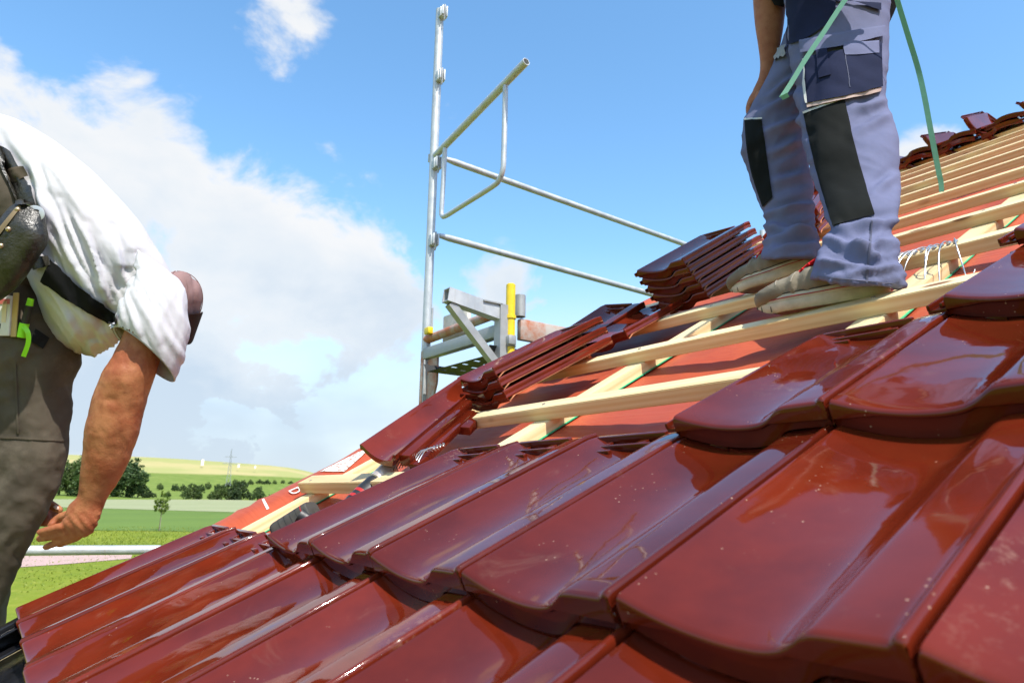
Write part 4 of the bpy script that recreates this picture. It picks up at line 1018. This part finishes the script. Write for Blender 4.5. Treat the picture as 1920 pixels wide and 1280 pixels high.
    # belt strap across the shirt, and waist belt
    BLK = mat_cloth('black_strap', (.010, .010, .010), .2); LEA = simple('worn_black_leather', (.032, .029, .022), .34, var=.4, scale=40, bump=.5, bscale=140, rand=False)
    st = px_patch('strap', [sb, tb], [(96, 486), (222, 590), (218, 612), (78, 528)], 22, 7, .010, BLK, None, .004, curve=lambda u, w: (0, 6 * math.sin(math.pi * u))); kid(st, P)
    # leather pouch at the hip with rivets and hammer ring
    pouch = empty('tool_pouch', at(20, 450, 1.52)); tag(pouch, 'worn black leather tool pouch with brass rivets on the bending worker\'s belt', 'tool pouch')
    pv = loft([sec(40, 378, 84, 402, 1.555, .5), sec(22, 388, 86, 430, 1.55, .55), sec(6, 412, 84, 452, 1.545, .6), sec(-18, 450, 62, 490, 1.545, .6), sec(-50, 480, 30, 535, 1.55, .55), sec(-90, 515, -20, 575, 1.56, .5)], 24, 4, 2.6)
    pm = fuse('pouch_body', [pv], .004, 3); displace(pm, lambda x, y, p: .0022 * mnoise.noise((x / 40, y / 40, 1.)) + .0004 * mnoise.noise((x / 7, y / 7, 3.))); pb_ = link('pouch_body', pm, LEA); kid(pb_, pouch); pbv = bvh_of(pb_)
    kid(px_patch('pouch_edge', [pbv], [(34, 384), (40, 388), (-6, 448), (-12, 440)], 3, 10, .003, simple('raw_leather_edge', (.20, .14, .07), .6), None, .003), pouch)
    RIV = simple('rivet_brass', (.50, .38, .24), .35, .8)
    for x, y in ((33, 393), (16, 430), (2, 461)):
        h = pbv.ray_cast(Vector(CAM_C), Vector(unit(ray(x, y))))
        if h[0]: mb = MB(); mb.add(*ball(h[0], .0062, (1, 1, 1), n=8)); kid(mb.ob('rivet', RIV, smooth=60), pouch)
    fl = px_patch('pouch_flap', [tb, sb, pbv], [(40, 345), (60, 350), (72, 386), (30, 386)], 8, 8, .012, LEA, None, .004); kid(fl, pouch)
    wb = px_patch('waist_belt', [tb, sb], [(-20, 262), (22, 285), (66, 372), (30, 380)], 10, 10, .010, LEA, None, .005); kid(wb, P)
    px_patch('belt_loop', [tb, sb], [(14, 318), (48, 312), (58, 330), (26, 344)], 8, 6, .013, mat_cloth('brown_loop', (.085, .065, .045), .2), None, .004); kid(bpy.data.objects['belt_loop'], P)
    kid(px_patch('belt_tail', [tb, sb], [(58, 484), (92, 480), (96, 498), (66, 506)], 8, 5, .012, LEA, None, .004), P)
    # steel ring of the hammer holder
    c = at(66, 400, 1.545); e1 = unit(at(80, 405, 1.545) - c); vw = unit(c - CAM_C); e2 = np.cross(vw, e1); mb = MB()
    mb.add(*[q for q in loft([(c - vw * .002, e1 * .021, e2 * .021), (c - vw * .0, e1 * .022, e2 * .022), (c + vw * .012, e1 * .022, e2 * .022)], 24, 2, 2.)])
    hd = mb.ob('hammer_head', GALV, smooth=40); tag(hd, 'round steel hammer head sticking out of the leather pouch', 'hammer')
    mb = MB(); mb.tube([c - vw * .0045 + e1 * .002 - e2 * .004, c - vw * .0015 + e1 * .002 - e2 * .004], .007, 12); mb.tube([c + vw * .012, at(20, 450, 1.57)], .010, 8); k = mb.ob('hammer_handle', RUBBER, smooth=40); kid(k, hd)
    # things in the thigh pocket
    def rod(name, label, cat, a, b, r, mat, d): mb = MB(); mb.tube([at(*a, d), at(*b, d)], r, 14); o = mb.ob(name, mat, smooth=40); tag(o, label, cat); return o
    def dep(x, y):
        h = tb.ray_cast(Vector(CAM_C), Vector(unit(ray(x, y)))); return ((np.array(h[0]) - CAM_C) @ CAM_R[2]) if h[0] else 1.6
    GREEN = simple('lime_plastic', (.30, .80, .02), .4, var=.05)
    d0 = dep(45, 610) - .012; pen = rod('marker_pen', 'black marker pen with lime green cap clipped in the thigh pocket', 'marker pen', (46, 608), (55, 573), .0085, RUBBER, d0)
    mb = MB(); mb.tube([at(55, 573, d0), at(58, 560, d0)], [.0078, .0070], 14); kid(mb.ob('pen_tip', GREEN, smooth=40), pen)
    mb = MB(); mb.tube([at(40, 632, d0), at(46, 606, d0)], .0105, 14); kid(mb.ob('pen_cap', GREEN, smooth=40), pen)
    v, f = ribbon([at(44, 612, d0 - .012), at(52, 622, d0 - .013), at(53, 642, d0 - .011), at(44, 668, d0 - .008)], .010, .003); mb = MB(); mb.add(v, f); kid(mb.ob('pen_clip', GREEN, smooth=40), pen)
    WD = simple('ruler_wood', (.55, .36, .14), .55); ex = unit(at(36, 600, 1.6) - at(28, 600, 1.6)); up = unit(at(30, 560, 1.6) - at(27, 605, 1.6)); vw = np.cross(ex, up); d1 = dep(28, 620) - .010
    mb = MB(); mb.box(at(28, 590, d1), ex, up, vw, .013, .105, .004, .001); tag(mb.ob('folding_rule', WD), 'slim wooden rule upright in the thigh pocket beside the marker', 'ruler')
    d2 = d1 - .002; mb = MB(); mb.box(at(5, 592, d2), ex, up, vw, .042, .095, .010, .002); pk = mb.ob('card_packet', simple('white_card', (.72, .68, .64), .5), smooth=40); tag(pk, 'white packet tucked in the thigh pocket beside the wooden rule', 'packet')
    mb = MB(); mb.box(at(8, 584, d2 - .006), ex, up, vw, .010, .05, .001); kid(mb.ob('packet_print', simple('cream_print', (.75, .60, .38), .6)), pk)
    mb = MB(); mb.box(at(8, 565, d2 - .006), ex, up, vw, .026, .012, .001); kid(mb.ob('packet_print', simple('red_print', (.55, .14, .12), .6)), pk)
    # cap
    CAPM = mat_cloth('mauve_cap_cloth', (.25, .155, .145), .18, dirt=(.19, .11, .105)); cc = at(316, 590, 1.85)
    vb = unit(at(338, 490, 1.83) - cc); ub = unit(at(400, 590, 1.83) - cc); wbv = np.cross(ub, vb); Bm = np.stack([ub, wbv, vb], 1)
    hv, hf = ball(cc - ub * .006 + vb * .020, .100, (.80, .95, 1.02), Bm, 16)
    cap = fuse('cap', [(hv, hf)], .006, 3); displace(cap, lambda x, y, p: .0035 * mnoise.noise((x / 16, y / 28, 2.)) - .004 * math.exp(-((x - 366 + .0016 * (y - 560) ** 2) / 4) ** 2)); cap = kid(link('cap', cap, CAPM), P)
    mb = MB(); n = 16; v = []; f = []
    for lay in (0, .004):
        for i in range(n + 1):
            q = i / n * 2 - 1
            for j in range(5):
                rr = j / 4; p = cc + ub * (.090 - .010 * rr - .022 * q * q) + vb * (.004 - .088 * rr * (1 - .35 * q * q)) + wbv * q * .082 + ub * (lay + .020 * q - .004); v.append(p)
    m = 5; o = (n + 1) * m
    for i in range(n):
        for j in range(m - 1): a = i * m + j; f += [(a, a + 1, a + m + 1, a + m), (a + o, a + m + o, a + m + 1 + o, a + 1 + o)]
    ring = [j for j in range(m)] + [i * m + m - 1 for i in range(1, n + 1)] + [n * m + j for j in range(m - 2, -1, -1)] + [i * m for i in range(n - 1, 0, -1)]
    f += [(ring[k], ring[k - 1], ring[k - 1] + o, ring[k] + o) for k in range(len(ring))]
    mb.add(v, f); kid(mb.ob('cap_brim', mat_cloth('brown_brim_cloth', (.045, .022, .018), .15), smooth=60), cap)
    for a0 in (-.5, .35, 1.2): kid(MB().tube([cc - ub * .006 + vb * .020 + Bm @ (np.array([.80 * math.cos(w) * math.cos(a0), .95 * math.cos(w) * math.sin(a0), 1.02 * math.sin(w)]) * .1005) for w in np.linspace(-.3, 1.5, 14)], .0012, 6).ob('cap_seam', CAPM, smooth=60), cap)
    # nails on the far thumb
    NAIL = simple('finger_nail', (.62, .40, .32), .3)
    c = at(105.5, 951, 1.748); mb = MB(); t = unit(at(111, 955, 1.76) - at(98, 947, 1.76)); vw = unit(c - CAM_C); s = np.cross(t, vw); mb.add(*ball(c, .006, (1.25, .8, .25), np.stack([t, s, vw], 1), 8)); kid(mb.ob('thumb_nail', NAIL, smooth=60), P)
    # work shoes on the walkway
    for x, y in ((-1.36, -.02), (-1.46, -.156)):
        mb = MB(); mb.add(*loft([(np.array([x - .06, y, -.600]), np.array([0, .04, 0]), np.array([0, 0, .035])), (np.array([x, y, -.585]), np.array([0, .045, 0]), np.array([0, 0, .05])), (np.array([x + .12, y, -.608]), np.array([0, .048, 0]), np.array([0, 0, .032])), (np.array([x + .20, y, -.618]), np.array([0, .035, 0]), np.array([0, 0, .018]))], 16, 4))
        kid(mb.ob('shoe', RUBBER, smooth=60), P)
left_worker()

# ---- the worker standing on the battens at right ---------------------
def right_worker():
    RL = [sec(1527, 524, 1681, 540, 1.335, .95), sec(1533, 505, 1681, 515, 1.34, .95), sec(1546, 468, 1679, 482, 1.36, .95), sec(1558, 432, 1673, 440, 1.41, .95), sec(1550, 392, 1676, 392, 1.48, .95), sec(1533, 340, 1678, 330, 1.60, .95), sec(1518, 285, 1673, 268, 1.67, .95), sec(1508, 235, 1657, 218, 1.74, .95), sec(1501, 190, 1651, 172, 1.79, .95), sec(1494, 140, 1652, 120, 1.84, .95), sec(1488, 85, 1652, 70, 1.89, .95), sec(1482, 30, 1655, 20, 1.93, .9), sec(1474, -30, 1664, -40, 1.96, .8), sec(1468, -90, 1670, -100, 1.98, .75), sec(1470, -140, 1668, -150, 1.99, .7)]
    LL = [sec(1432, 486, 1533, 482, 1.76, 1.0), sec(1434, 468, 1532, 466, 1.77, 1.0), sec(1435, 432, 1527, 432, 1.82, .95), sec(1431, 395, 1524, 395, 1.87, .95), sec(1416, 350, 1520, 350, 1.92, .95), sec(1399, 305, 1513, 308, 1.96, .95), sec(1391, 262, 1507, 272, 1.98, .95), sec(1399, 222, 1509, 240, 2.0, .95), sec(1421, 180, 1518, 205, 2.02, .95), sec(1448, 125, 1538, 155, 2.04, .95), sec(1472, 70, 1570, 95, 2.05, .95), sec(1490, 0, 1600, 20, 2.05, .9)]
    # skin body: arms, hands, legs, torso, neck, head in one
    S = [loft([sec(1412, -120, 1478, -110, 2.14, .9), sec(1411, -40, 1476, -32, 2.14, .9), sec(1413, 10, 1472, 18, 2.13, .88), sec(1416, 50, 1467, 62, 2.12, .85), sec(1422, 90, 1460, 102, 2.11, .8), sec(1425, 122, 1455, 134, 2.10, .75), sec(1422, 146, 1452, 158, 2.09, .7), sec(1412, 168, 1447, 178, 2.085, .6), sec(1406, 186, 1440, 194, 2.08, .5), sec(1405, 198, 1432, 203, 2.08, .4)], 20, 4)]
    for pts, d in (([(1425, 172), (1421, 186), (1417, 199), (1414, 209)], (2.055, 2.05, 2.045, 2.04)), ([(1413, 180), (1407, 192), (1404, 203), (1404, 212)], (2.085, 2.08, 2.075, 2.07)), ([(1420, 190), (1414, 200), (1410, 210), (1408, 217)], (2.10, 2.10, 2.095, 2.09)),
                   ([(1426, 194), (1420, 206), (1416, 216), (1414, 222)], (2.12, 2.12, 2.115, 2.11)), ([(1432, 192), (1428, 204), (1424, 214), (1421, 220)], (2.14, 2.14, 2.135, 2.13))):
        S.append(finger(pts, d, (.0115, .009)))
    S += [loft(RL, 18, 3, 2.0, .70), loft(LL, 18, 3, 2.0, .70)]
    hip = at(1569, -110, 1.98); lean = np.array([-.10, -.03, 1.0]); lean = unit(lean); fx = np.array([-1., 0, 0]); fy = np.array([0, 1., 0])
    st = lambda h, a, b: (hip + lean * h, fy * a, np.array([1., 0, .08]) * b)
    tors = [st(-.06, .15, .11), st(.05, .155, .11), st(.2, .165, .115), st(.36, .185, .12), st(.46, .17, .10), st(.50, .10, .075), st(.53, .058, .06), st(.60, .055, .06)]
    S.append(loft(tors, 22, 3)); hd = hip + lean * .70 + fx * .02
    S += [ball(hd, .105, (.92, .74, 1.12)), ball(hd + fx * .10 + np.array([0, 0, -.01]), .018), ball(hd + fy * .078, .025, (.6, .3, 1)), ball(hd - fy * .078, .025, (.6, .3, 1))]
    mb = MB()
    sR = hip + lean * .43 + fy * .19; eR = at(1450, -150, 2.14); mb.tube(catmull([sR, (sR + eR) / 2 + fy * .03, eR, at(1444, -80, 2.14)], 4), [.055] * 4 + [.048] * 4 + [.045] * 4 + [.046], 14)
    sL = hip + lean * .43 - fy * .19; eL = sL + np.array([-.02, -.10, -.25]); wL = at(1640, -75, 1.74); mb.tube(catmull([sL, (sL + eL) / 2, eL, (eL + wL) / 2, wL], 4), [.055] * 4 + [.048] * 4 + [.044] * 4 + [.036] * 4 + [.030], 14); S.append((mb.v, mb.f))
    S.append(ball(wL, .038, (1, .6, 1)))
    for k in range(4): S.append(finger([(1640 - 8 * k, -75), (1636 - 10 * k, -58), (1642 - 10 * k, -44), (1650 - 9 * k, -46)], (1.72, 1.71, 1.71, 1.73), (.011, .009)))
    S.append(finger([(1650, -80), (1660, -66), (1662, -52)], (1.74, 1.73, 1.73), (.012, .010)))
    P = link('person', fuse('person', S, .0055, 3), SKIN2); tag(P, 'standing worker in blue-grey trousers with black knee pads on the battens', 'person')
    # trousers
    tm = fuse('trousers', [loft(RL, 26, 4, 2.25), loft(LL, 26, 4, 2.25)], .0058, 4)
    CRR = [(1566, 428, 1676, 414, 8, .011), (1552, 448, 1648, 484, 8, .012), (1598, 470, 1680, 452, 7, .010), (1540, 492, 1624, 500, 7, .009), (1592, 514, 1680, 498, 7, .010), (1640, 360, 1678, 330, 8, .006), (1600, 250, 1668, 215, 9, .007), (1600, 205, 1655, 190, 7, .006), (1520, 150, 1498, 230, 9, .006)]
    CRL = [(1440, 402, 1522, 384, 7, .011), (1444, 424, 1526, 441, 7, .012), (1438, 452, 1526, 430, 7, .010), (1450, 468, 1530, 458, 6, .008), (1432, 250, 1506, 224, 8, .009), (1424, 214, 1492, 176, 8, .010), (1436, 186, 1500, 140, 7, .009), (1440, 290, 1508, 262, 8, .008), (1445, 345, 1515, 325, 8, .007)]
    def ft(x, y, p):
        right = x > 1532 or (y < 240 and x > 1505)
        base = .0030 * mnoise.noise((x / 42, y / 42, 2.)) + .0006 * mnoise.noise((x / 14, y / 14, 5.))
        if right:
            k = max(0., min(1., (y - 385) / 60.)); d = .010 * k * fold((y + .55 * (x - 1600)) / 36., (x - .5 * y) / 120., 3.) + .008 * (1 - k) * fold((y * .9 - x * .5) / 60., (x + y) / 160., 7.)
            d += .008 * k * fold((y - .8 * (x - 1600)) / 44., x / 90., 12.)
            d += -.006 * math.exp(-((y - 428) / 12) ** 2) * (1 if x > 1560 else .6)
        else:
            k = max(0., min(1., (y - 350) / 60.)); d = .008 * k * fold((y + .4 * x) / 27., x / 90., 4.) + .009 * (1 - k) * fold((y * .8 + x * .75) / 58., (x - y) / 150., 9.)
        d += 1.5 * creases(x, y, CRR if right else CRL)
        return max(-.009, base + d)
    displace(tm, ft)
    CL = mat_cloth('blue_grey_work_cloth', (.132, .140, .228), .10); NAVY = mat_cloth('navy_cloth', (.014, .018, .045), .15); PADM = mat_cloth('black_knee_cloth', (.0075, .0085, .0075), .25, bump=.4); PIPE = simple('reflective_piping', (.55, .54, .50), .5); LIN = simple('pocket_lining', (.40, .29, .25), .8)
    T = kid(link('trousers', tm, CL), P); tb = [bvh_of(T)]
    R_ = lambda nm, q, nx, ny, off, m, th=.004, cv=None: px_patch(nm, tb, q, nx, ny, off, m, T, th, cv)
    R_('knee_pad', [(1507, 214), (1583, 186), (1639, 402), (1562, 424)], 18, 30, .006, PADM, .006, lambda u, w: (-3 * math.sin(math.pi * w), -6 * math.sin(math.pi * u) * w * (1 - w)))
    R_('knee_pad', [(1397, 226), (1428, 224), (1449, 370), (1431, 388)], 12, 26, .006, PADM, .006, lambda u, w: (-8 * math.sin(math.pi * w) * (1 - u), 0))
    R_('piping', [(1506, 210), (1584, 183), (1585, 186.5), (1507, 214)], 14, 3, .0075, PIPE, .003)
    R_('piping', [(1396, 222.5), (1429, 221), (1429, 224), (1397, 226)], 8, 3, .0075, PIPE, .003)
    # cargo pocket: lining, navy bag, flaps
    R_('pocket_lining', [(1512, 196), (1650, 166), (1648, 174), (1514, 204)], 14, 4, .014, LIN, .010)
    R_('cargo_pocket', [(1508, 110), (1650, 84), (1651, 165), (1512, 196)], 20, 16, .018, NAVY, .014, lambda u, w: (0, 3 * math.sin(math.pi * u) * w))
    R_('pocket_panel', [(1580, 86), (1644, 80), (1645, 104), (1583, 108)], 10, 6, .0205, CL, .003)
    R_('pocket_flap', [(1501, 78), (1655, 52), (1656, 70), (1504, 101)], 18, 6, .020, CL, .006, lambda u, w: (0, 4 * math.sin(math.pi * u) * w))
    R_('phone_pocket', [(1531, 98), (1550, 95), (1559, 144), (1538, 150)], 6, 8, .023, NAVY, .006)
    R_('pocket_seam', [(1580, 86), (1581, 86), (1593, 168), (1592, 168)], 2, 12, .0195, simple('grey_stitch', (.10, .11, .17), .8), .001)
    R_('pocket_piping', [(1508, 112), (1511, 112), (1514, 197), (1511, 197)], 2, 12, .0205, PIPE, .001)
    R_('hip_pocket', [(1476, -10), (1567, -12), (1566, 34), (1476, 86)], 14, 14, .010, NAVY, .006, lambda u, w: (0, 8 * math.sin(math.pi * u) * w))
    R_('waist_flap', [(1566, 4), (1650, 8), (1650, 22), (1566, -6)], 12, 4, .012, NAVY, .004)
    R_('side_seam', [(1634, 406), (1637, 406), (1627, 530), (1623, 530)], 2, 16, .0022, simple('dark_seam_thread', (.07, .075, .12), .9), .001)  # side seam as a thin strip darker than the cloth
    R_('hem_stitch', [(1532, 517), (1679, 531), (1679, 532.4), (1532, 518.4)], 20, 2, .0016, simple('seam_thread', (.12, .12, .18), .9), .001)
    # rag tucked at the hip
    rg = px_patch('rag', tb, [(1460, 92), (1476, 84), (1472, 106), (1452, 114)], 8, 8, .016, mat_cloth('grey_rag', (.30, .30, .31), .2), None, .003, lambda u, w: (2 * math.sin(9 * u + 5 * w), 2.5 * math.sin(17 * u) * w)); kid(rg, P)
    # shirt above the belt and short sleeve
    SH = mat_cloth('black_shirt_cloth', (.012, .012, .014), .2)
    sh = [st(-.05, .165, .125), st(.05, .17, .125), st(.2, .18, .13), st(.36, .20, .135), st(.45, .19, .115), st(.495, .10, .08)]
    sm = fuse('shirt', [loft(sh, 24, 4), (lambda m: (m.v, m.f))(MB().tube(catmull([sR - fy * .03, (sR + eR) / 2 + fy * .03], 3), .072, 16)), (lambda m: (m.v, m.f))(MB().tube(catmull([sL + fy * .03, (sL + eL) / 2], 3), .072, 16))], .008, 4)
    displace(sm, lambda x, y, p: .006 * mnoise.noise((p[0] * 14, p[1] * 14, p[2] * 8))); kid(link('shirt', sm, SH), P)
    kid(MB().add(*loft([sec(1440, -30, 1484, -30, 2.08, .5), sec(1444, -5, 1474, 0, 2.08, .5), sec(1452, 10, 1470, 14, 2.08, .4)], 14, 3)).ob('shirt_tail', SH, smooth=60), P)
    kid(MB().add(*loft([sec(1640, -30, 1690, -30, 2.0, .5), sec(1655, 10, 1680, 15, 2.0, .5), sec(1656, 38, 1668, 42, 2.0, .4)], 14, 3)).ob('shirt_tail', SH, smooth=60), P)
    hair = MB().add(*ball(hd + np.array([.015, 0, .03]), .105, (.95, .82, 1.05), None, 12)); kid(hair.ob('hair', simple('brown_hair', (.06, .035, .02), .7, bump=.6, bscale=200), smooth=60), P)
    # shoes
    SUE = mat_cloth('beige_suede', (.205, .175, .128), .25, weave=260, bump=.8, dirt=(.13, .11, .08)); SOLE = simple('tan_rubber_sole', (.46, .42, .32), .7, var=.15, scale=30, bump=.3); REDL = mat_cloth('red_lining', (.55, .015, .02), .1)
    def shoe(heel, toe, up, ang):
        heel, toe = np.array(heel), np.array(toe); d = unit(toe - heel); up = unit(np.array(up) - d * (np.array(up) @ d)); sd = np.cross(up, d); L = np.linalg.norm(toe - heel)
        prof = [(-.01, .016, .34), (.0, .028, .40), (.06, .033, .44), (.2, .036, .50), (.35, .037, .53), (.5, .043, .50), (.65, .049, .43), (.8, .050, .36), (.92, .042, .29), (.985, .026, .22), (1.0, .012, .17)]
        secs = []; 
        for q, w, h in prof: hh = h * .145; c = heel + d * L * q + up * (.022 + hh * .42); secs.append((c, sd * w, up * hh * .5))
        ume = fuse('shoe', [loft(secs, 22, 4, 2.3), loft([(heel + d * L * .26 + up * .05, sd * .032, d * .045), (heel + d * L * .25 + up * .065, sd * .031, d * .040), (heel + d * L * .25 + up * .085, sd * .030, d * .036)], 18, 4)], .0042, 4)
        def wr(x, y, p):
            q = (p - heel) @ d / L; hgt = (p - heel) @ up
            return .0012 * mnoise.noise((p[0] * 60, p[1] * 60, p[2] * 60)) + .0032 * math.sin(q * 62 + 22 * ((p - heel) @ sd) + 2 * mnoise.noise((p[0] * 30, p[1] * 30, 1.))) * math.exp(-((q - .58) / .09) ** 2) * (1 if hgt > .03 else 0)
        displace(ume, wr)
        sh_ = kid(link('shoe', ume, SUE), P)
        v = []; f = []; n = 40; rows = [(-.0, .88), (.004, .98), (.014, 1.02), (.020, 1.01), (.0205, .985), (.0225, .985), (.023, 1.01), (.034, 1.0), (.036, .97)]
        cen = [(heel + d * L * .5)]; 
        out = []
        for k in range(n):
            w = 2 * math.pi * k / n; x = .5 + .515 * math.cos(w); wid = np.interp(x, [0, .08, .25, .45, .7, .9, 1.02], [.030, .037, .039, .037, .051, .043, .022]); y = math.copysign(abs(math.sin(w)) ** .75, math.sin(w)) * wid
            out.append((x, y))
        for h, sc in rows:
            for x, y in out:
                toe_up = .016 * max(0, (x - .8) / .2) ** 2; v.append(heel + d * L * (.5 + (x - .5) * (1 + (sc - 1) * .4)) + sd * y * sc + up * (h + toe_up))
        for j in range(len(rows) - 1):
            for k in range(n): f.append((j * n + k, j * n + (k + 1) % n, (j + 1) * n + (k + 1) % n, (j + 1) * n + k))
        f += [tuple(range(n))[::-1], tuple(range((len(rows) - 1) * n, len(rows) * n))]
        so = kid(MB().add(v, f).ob('sole', SOLE, smooth=45), sh_)
        pr = []
        for k in range(n): x, y = out[k]; pr.append(heel + d * L * (.5 + (x - .5) * 1.012) + sd * y * 1.03 + up * (.0275 + .016 * max(0, (x - .8) / .2) ** 2))
        kid(MB().tube(pr + pr[:1], .0011, 6, caps=False).ob('sole_stripe', simple('red_stripe', (.30, .02, .03), .6), smooth=60), sh_)
        wl = []
        for k in range(n): x, y = out[k]; wl.append(heel + d * L * (.5 + (x - .5) * .995) + sd * y * .995 + up * (.0365 + .016 * max(0, (x - .8) / .2) ** 2))
        kid(MB().tube(wl + wl[:1], .0015, 6, caps=False).ob('welt', simple('dark_welt', (.05, .04, .03), .8), smooth=60), sh_)
        ub_ = bvh_of(sh_)
        for q0, bend in ((.74, .05), (.62, -.03), (.35, .02)):                                  # stitched seams over the upper
            pts = []
            for w in np.linspace(-1.15, 1.15, 15):
                o_ = heel + d * L * (q0 + bend * math.cos(w * 1.3)) + up * .035; dr = up * math.cos(w) + sd * math.sin(w); h = ub_.ray_cast(Vector(o_ + dr * .12), Vector(-dr))
                if h[0]: pts.append(np.array(h[0]) + dr * .0006)
            if len(pts) > 3: kid(MB().tube(pts, .0011, 5).ob('stitched_seam', simple('pale_thread', (.30, .26, .20), .8), smooth=60), sh_)
        for k in range(7):                                                                       # tread notches round the toe, set on as thin dark boxes
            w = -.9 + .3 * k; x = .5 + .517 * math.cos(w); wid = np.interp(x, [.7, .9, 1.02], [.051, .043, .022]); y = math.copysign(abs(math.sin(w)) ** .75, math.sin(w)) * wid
            kid(MB().box(heel + d * L * x + sd * y + up * (.009 + .016 * max(0, (x - .8) / .2) ** 2), d, sd, up, .0022, .0022, .012).ob('tread_notch', simple('dark_tread', (.09, .075, .055), .9)), sh_)
        # red tongue and lace loop
        tg = heel + d * L * .50 + up * .082; mb = MB(); mb.add(*loft([(tg - d * .02 + up * .018, sd * .024, up * .006), (tg + d * .010 + up * .004, sd * .026, up * .007), (tg + d * .038 - up * .014, sd * .020, up * .006)], 14, 4)); kid(mb.ob('tongue', REDL, smooth=60), sh_)
        for k in range(3): c = tg + d * (.014 * k) + up * (.012 - .007 * k); kid(MB().tube([c - sd * .030 - up * .006, c + up * .006, c + sd * .030 - up * .006], .0028, 7).ob('lace', REDL, smooth=60), sh_)
    upv = unit(np.array([0, -.12, 1.]))
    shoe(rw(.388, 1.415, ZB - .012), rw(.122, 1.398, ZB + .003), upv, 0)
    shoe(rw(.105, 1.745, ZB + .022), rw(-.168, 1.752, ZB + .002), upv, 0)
    # green packing straps hanging from his hand
    k = NT('green_strap_plastic'); k.base((.15, .38, .26)); k.rough(.30); SM = k.m; k.p.inputs['Transmission Weight'].default_value = 0
    tr = k.n('ShaderNodeBsdfTranslucent'); tr.inputs[0].default_value = (.30, .55, .38, 1); mx = k.n('ShaderNodeMixShader'); mx.inputs[0].default_value = .35
    k.l(k.p.outputs[0], mx.inputs[1]); k.l(tr.outputs[0], mx.inputs[2]); k.l(mx.outputs[0], k.t.nodes['Material Output'].inputs[0])
    a = [at(1640, -72, 1.70), at(1588, -5, 1.70), at(1545, 60, 1.69), at(1510, 112, 1.68), at(1484, 155, 1.67), at(1465, 184, 1.66)]
    mb = MB(); mb.add(*ribbon(a, .0118, .0008)); mb.add(*ribbon([at(1465, 184, 1.66), at(1472, 181, 1.655), at(1478, 178, 1.65)], .011, .0008, lambda q, p, t: unit(at(1461, 178, 1.66) - at(1466, 187, 1.66))))
    tag(mb.ob('packing_strap', SM), 'green plastic strap with folded end hanging across the worker\'s thigh pocket', 'strap', 'green packing straps')
    a = [at(1640, -78, 1.70), at(1668, -60, 1.70), at(1681, -5, 1.70), at(1701, 62, 1.70), at(1721, 128, 1.70), at(1733, 180, 1.69), at(1747, 255, 1.68), at(1760, 322, 1.675), at(1764, 340, 1.675), at(1765.5, 360, 1.675)]
    def side(q, p, t):
        s = unit(np.cross(t, unit(p - CAM_C))); nn = unit(np.cross(s, t)); w = .55 * (q - .5) * 2; return unit(s * math.cos(w) + nn * math.sin(w))
    mb = MB(); mb.add(*ribbon(a, .0120, .0008, side)); tag(mb.ob('packing_strap', SM), 'long green plastic strap dangling freely in front of the upper battens', 'strap', 'green packing straps')
right_worker()
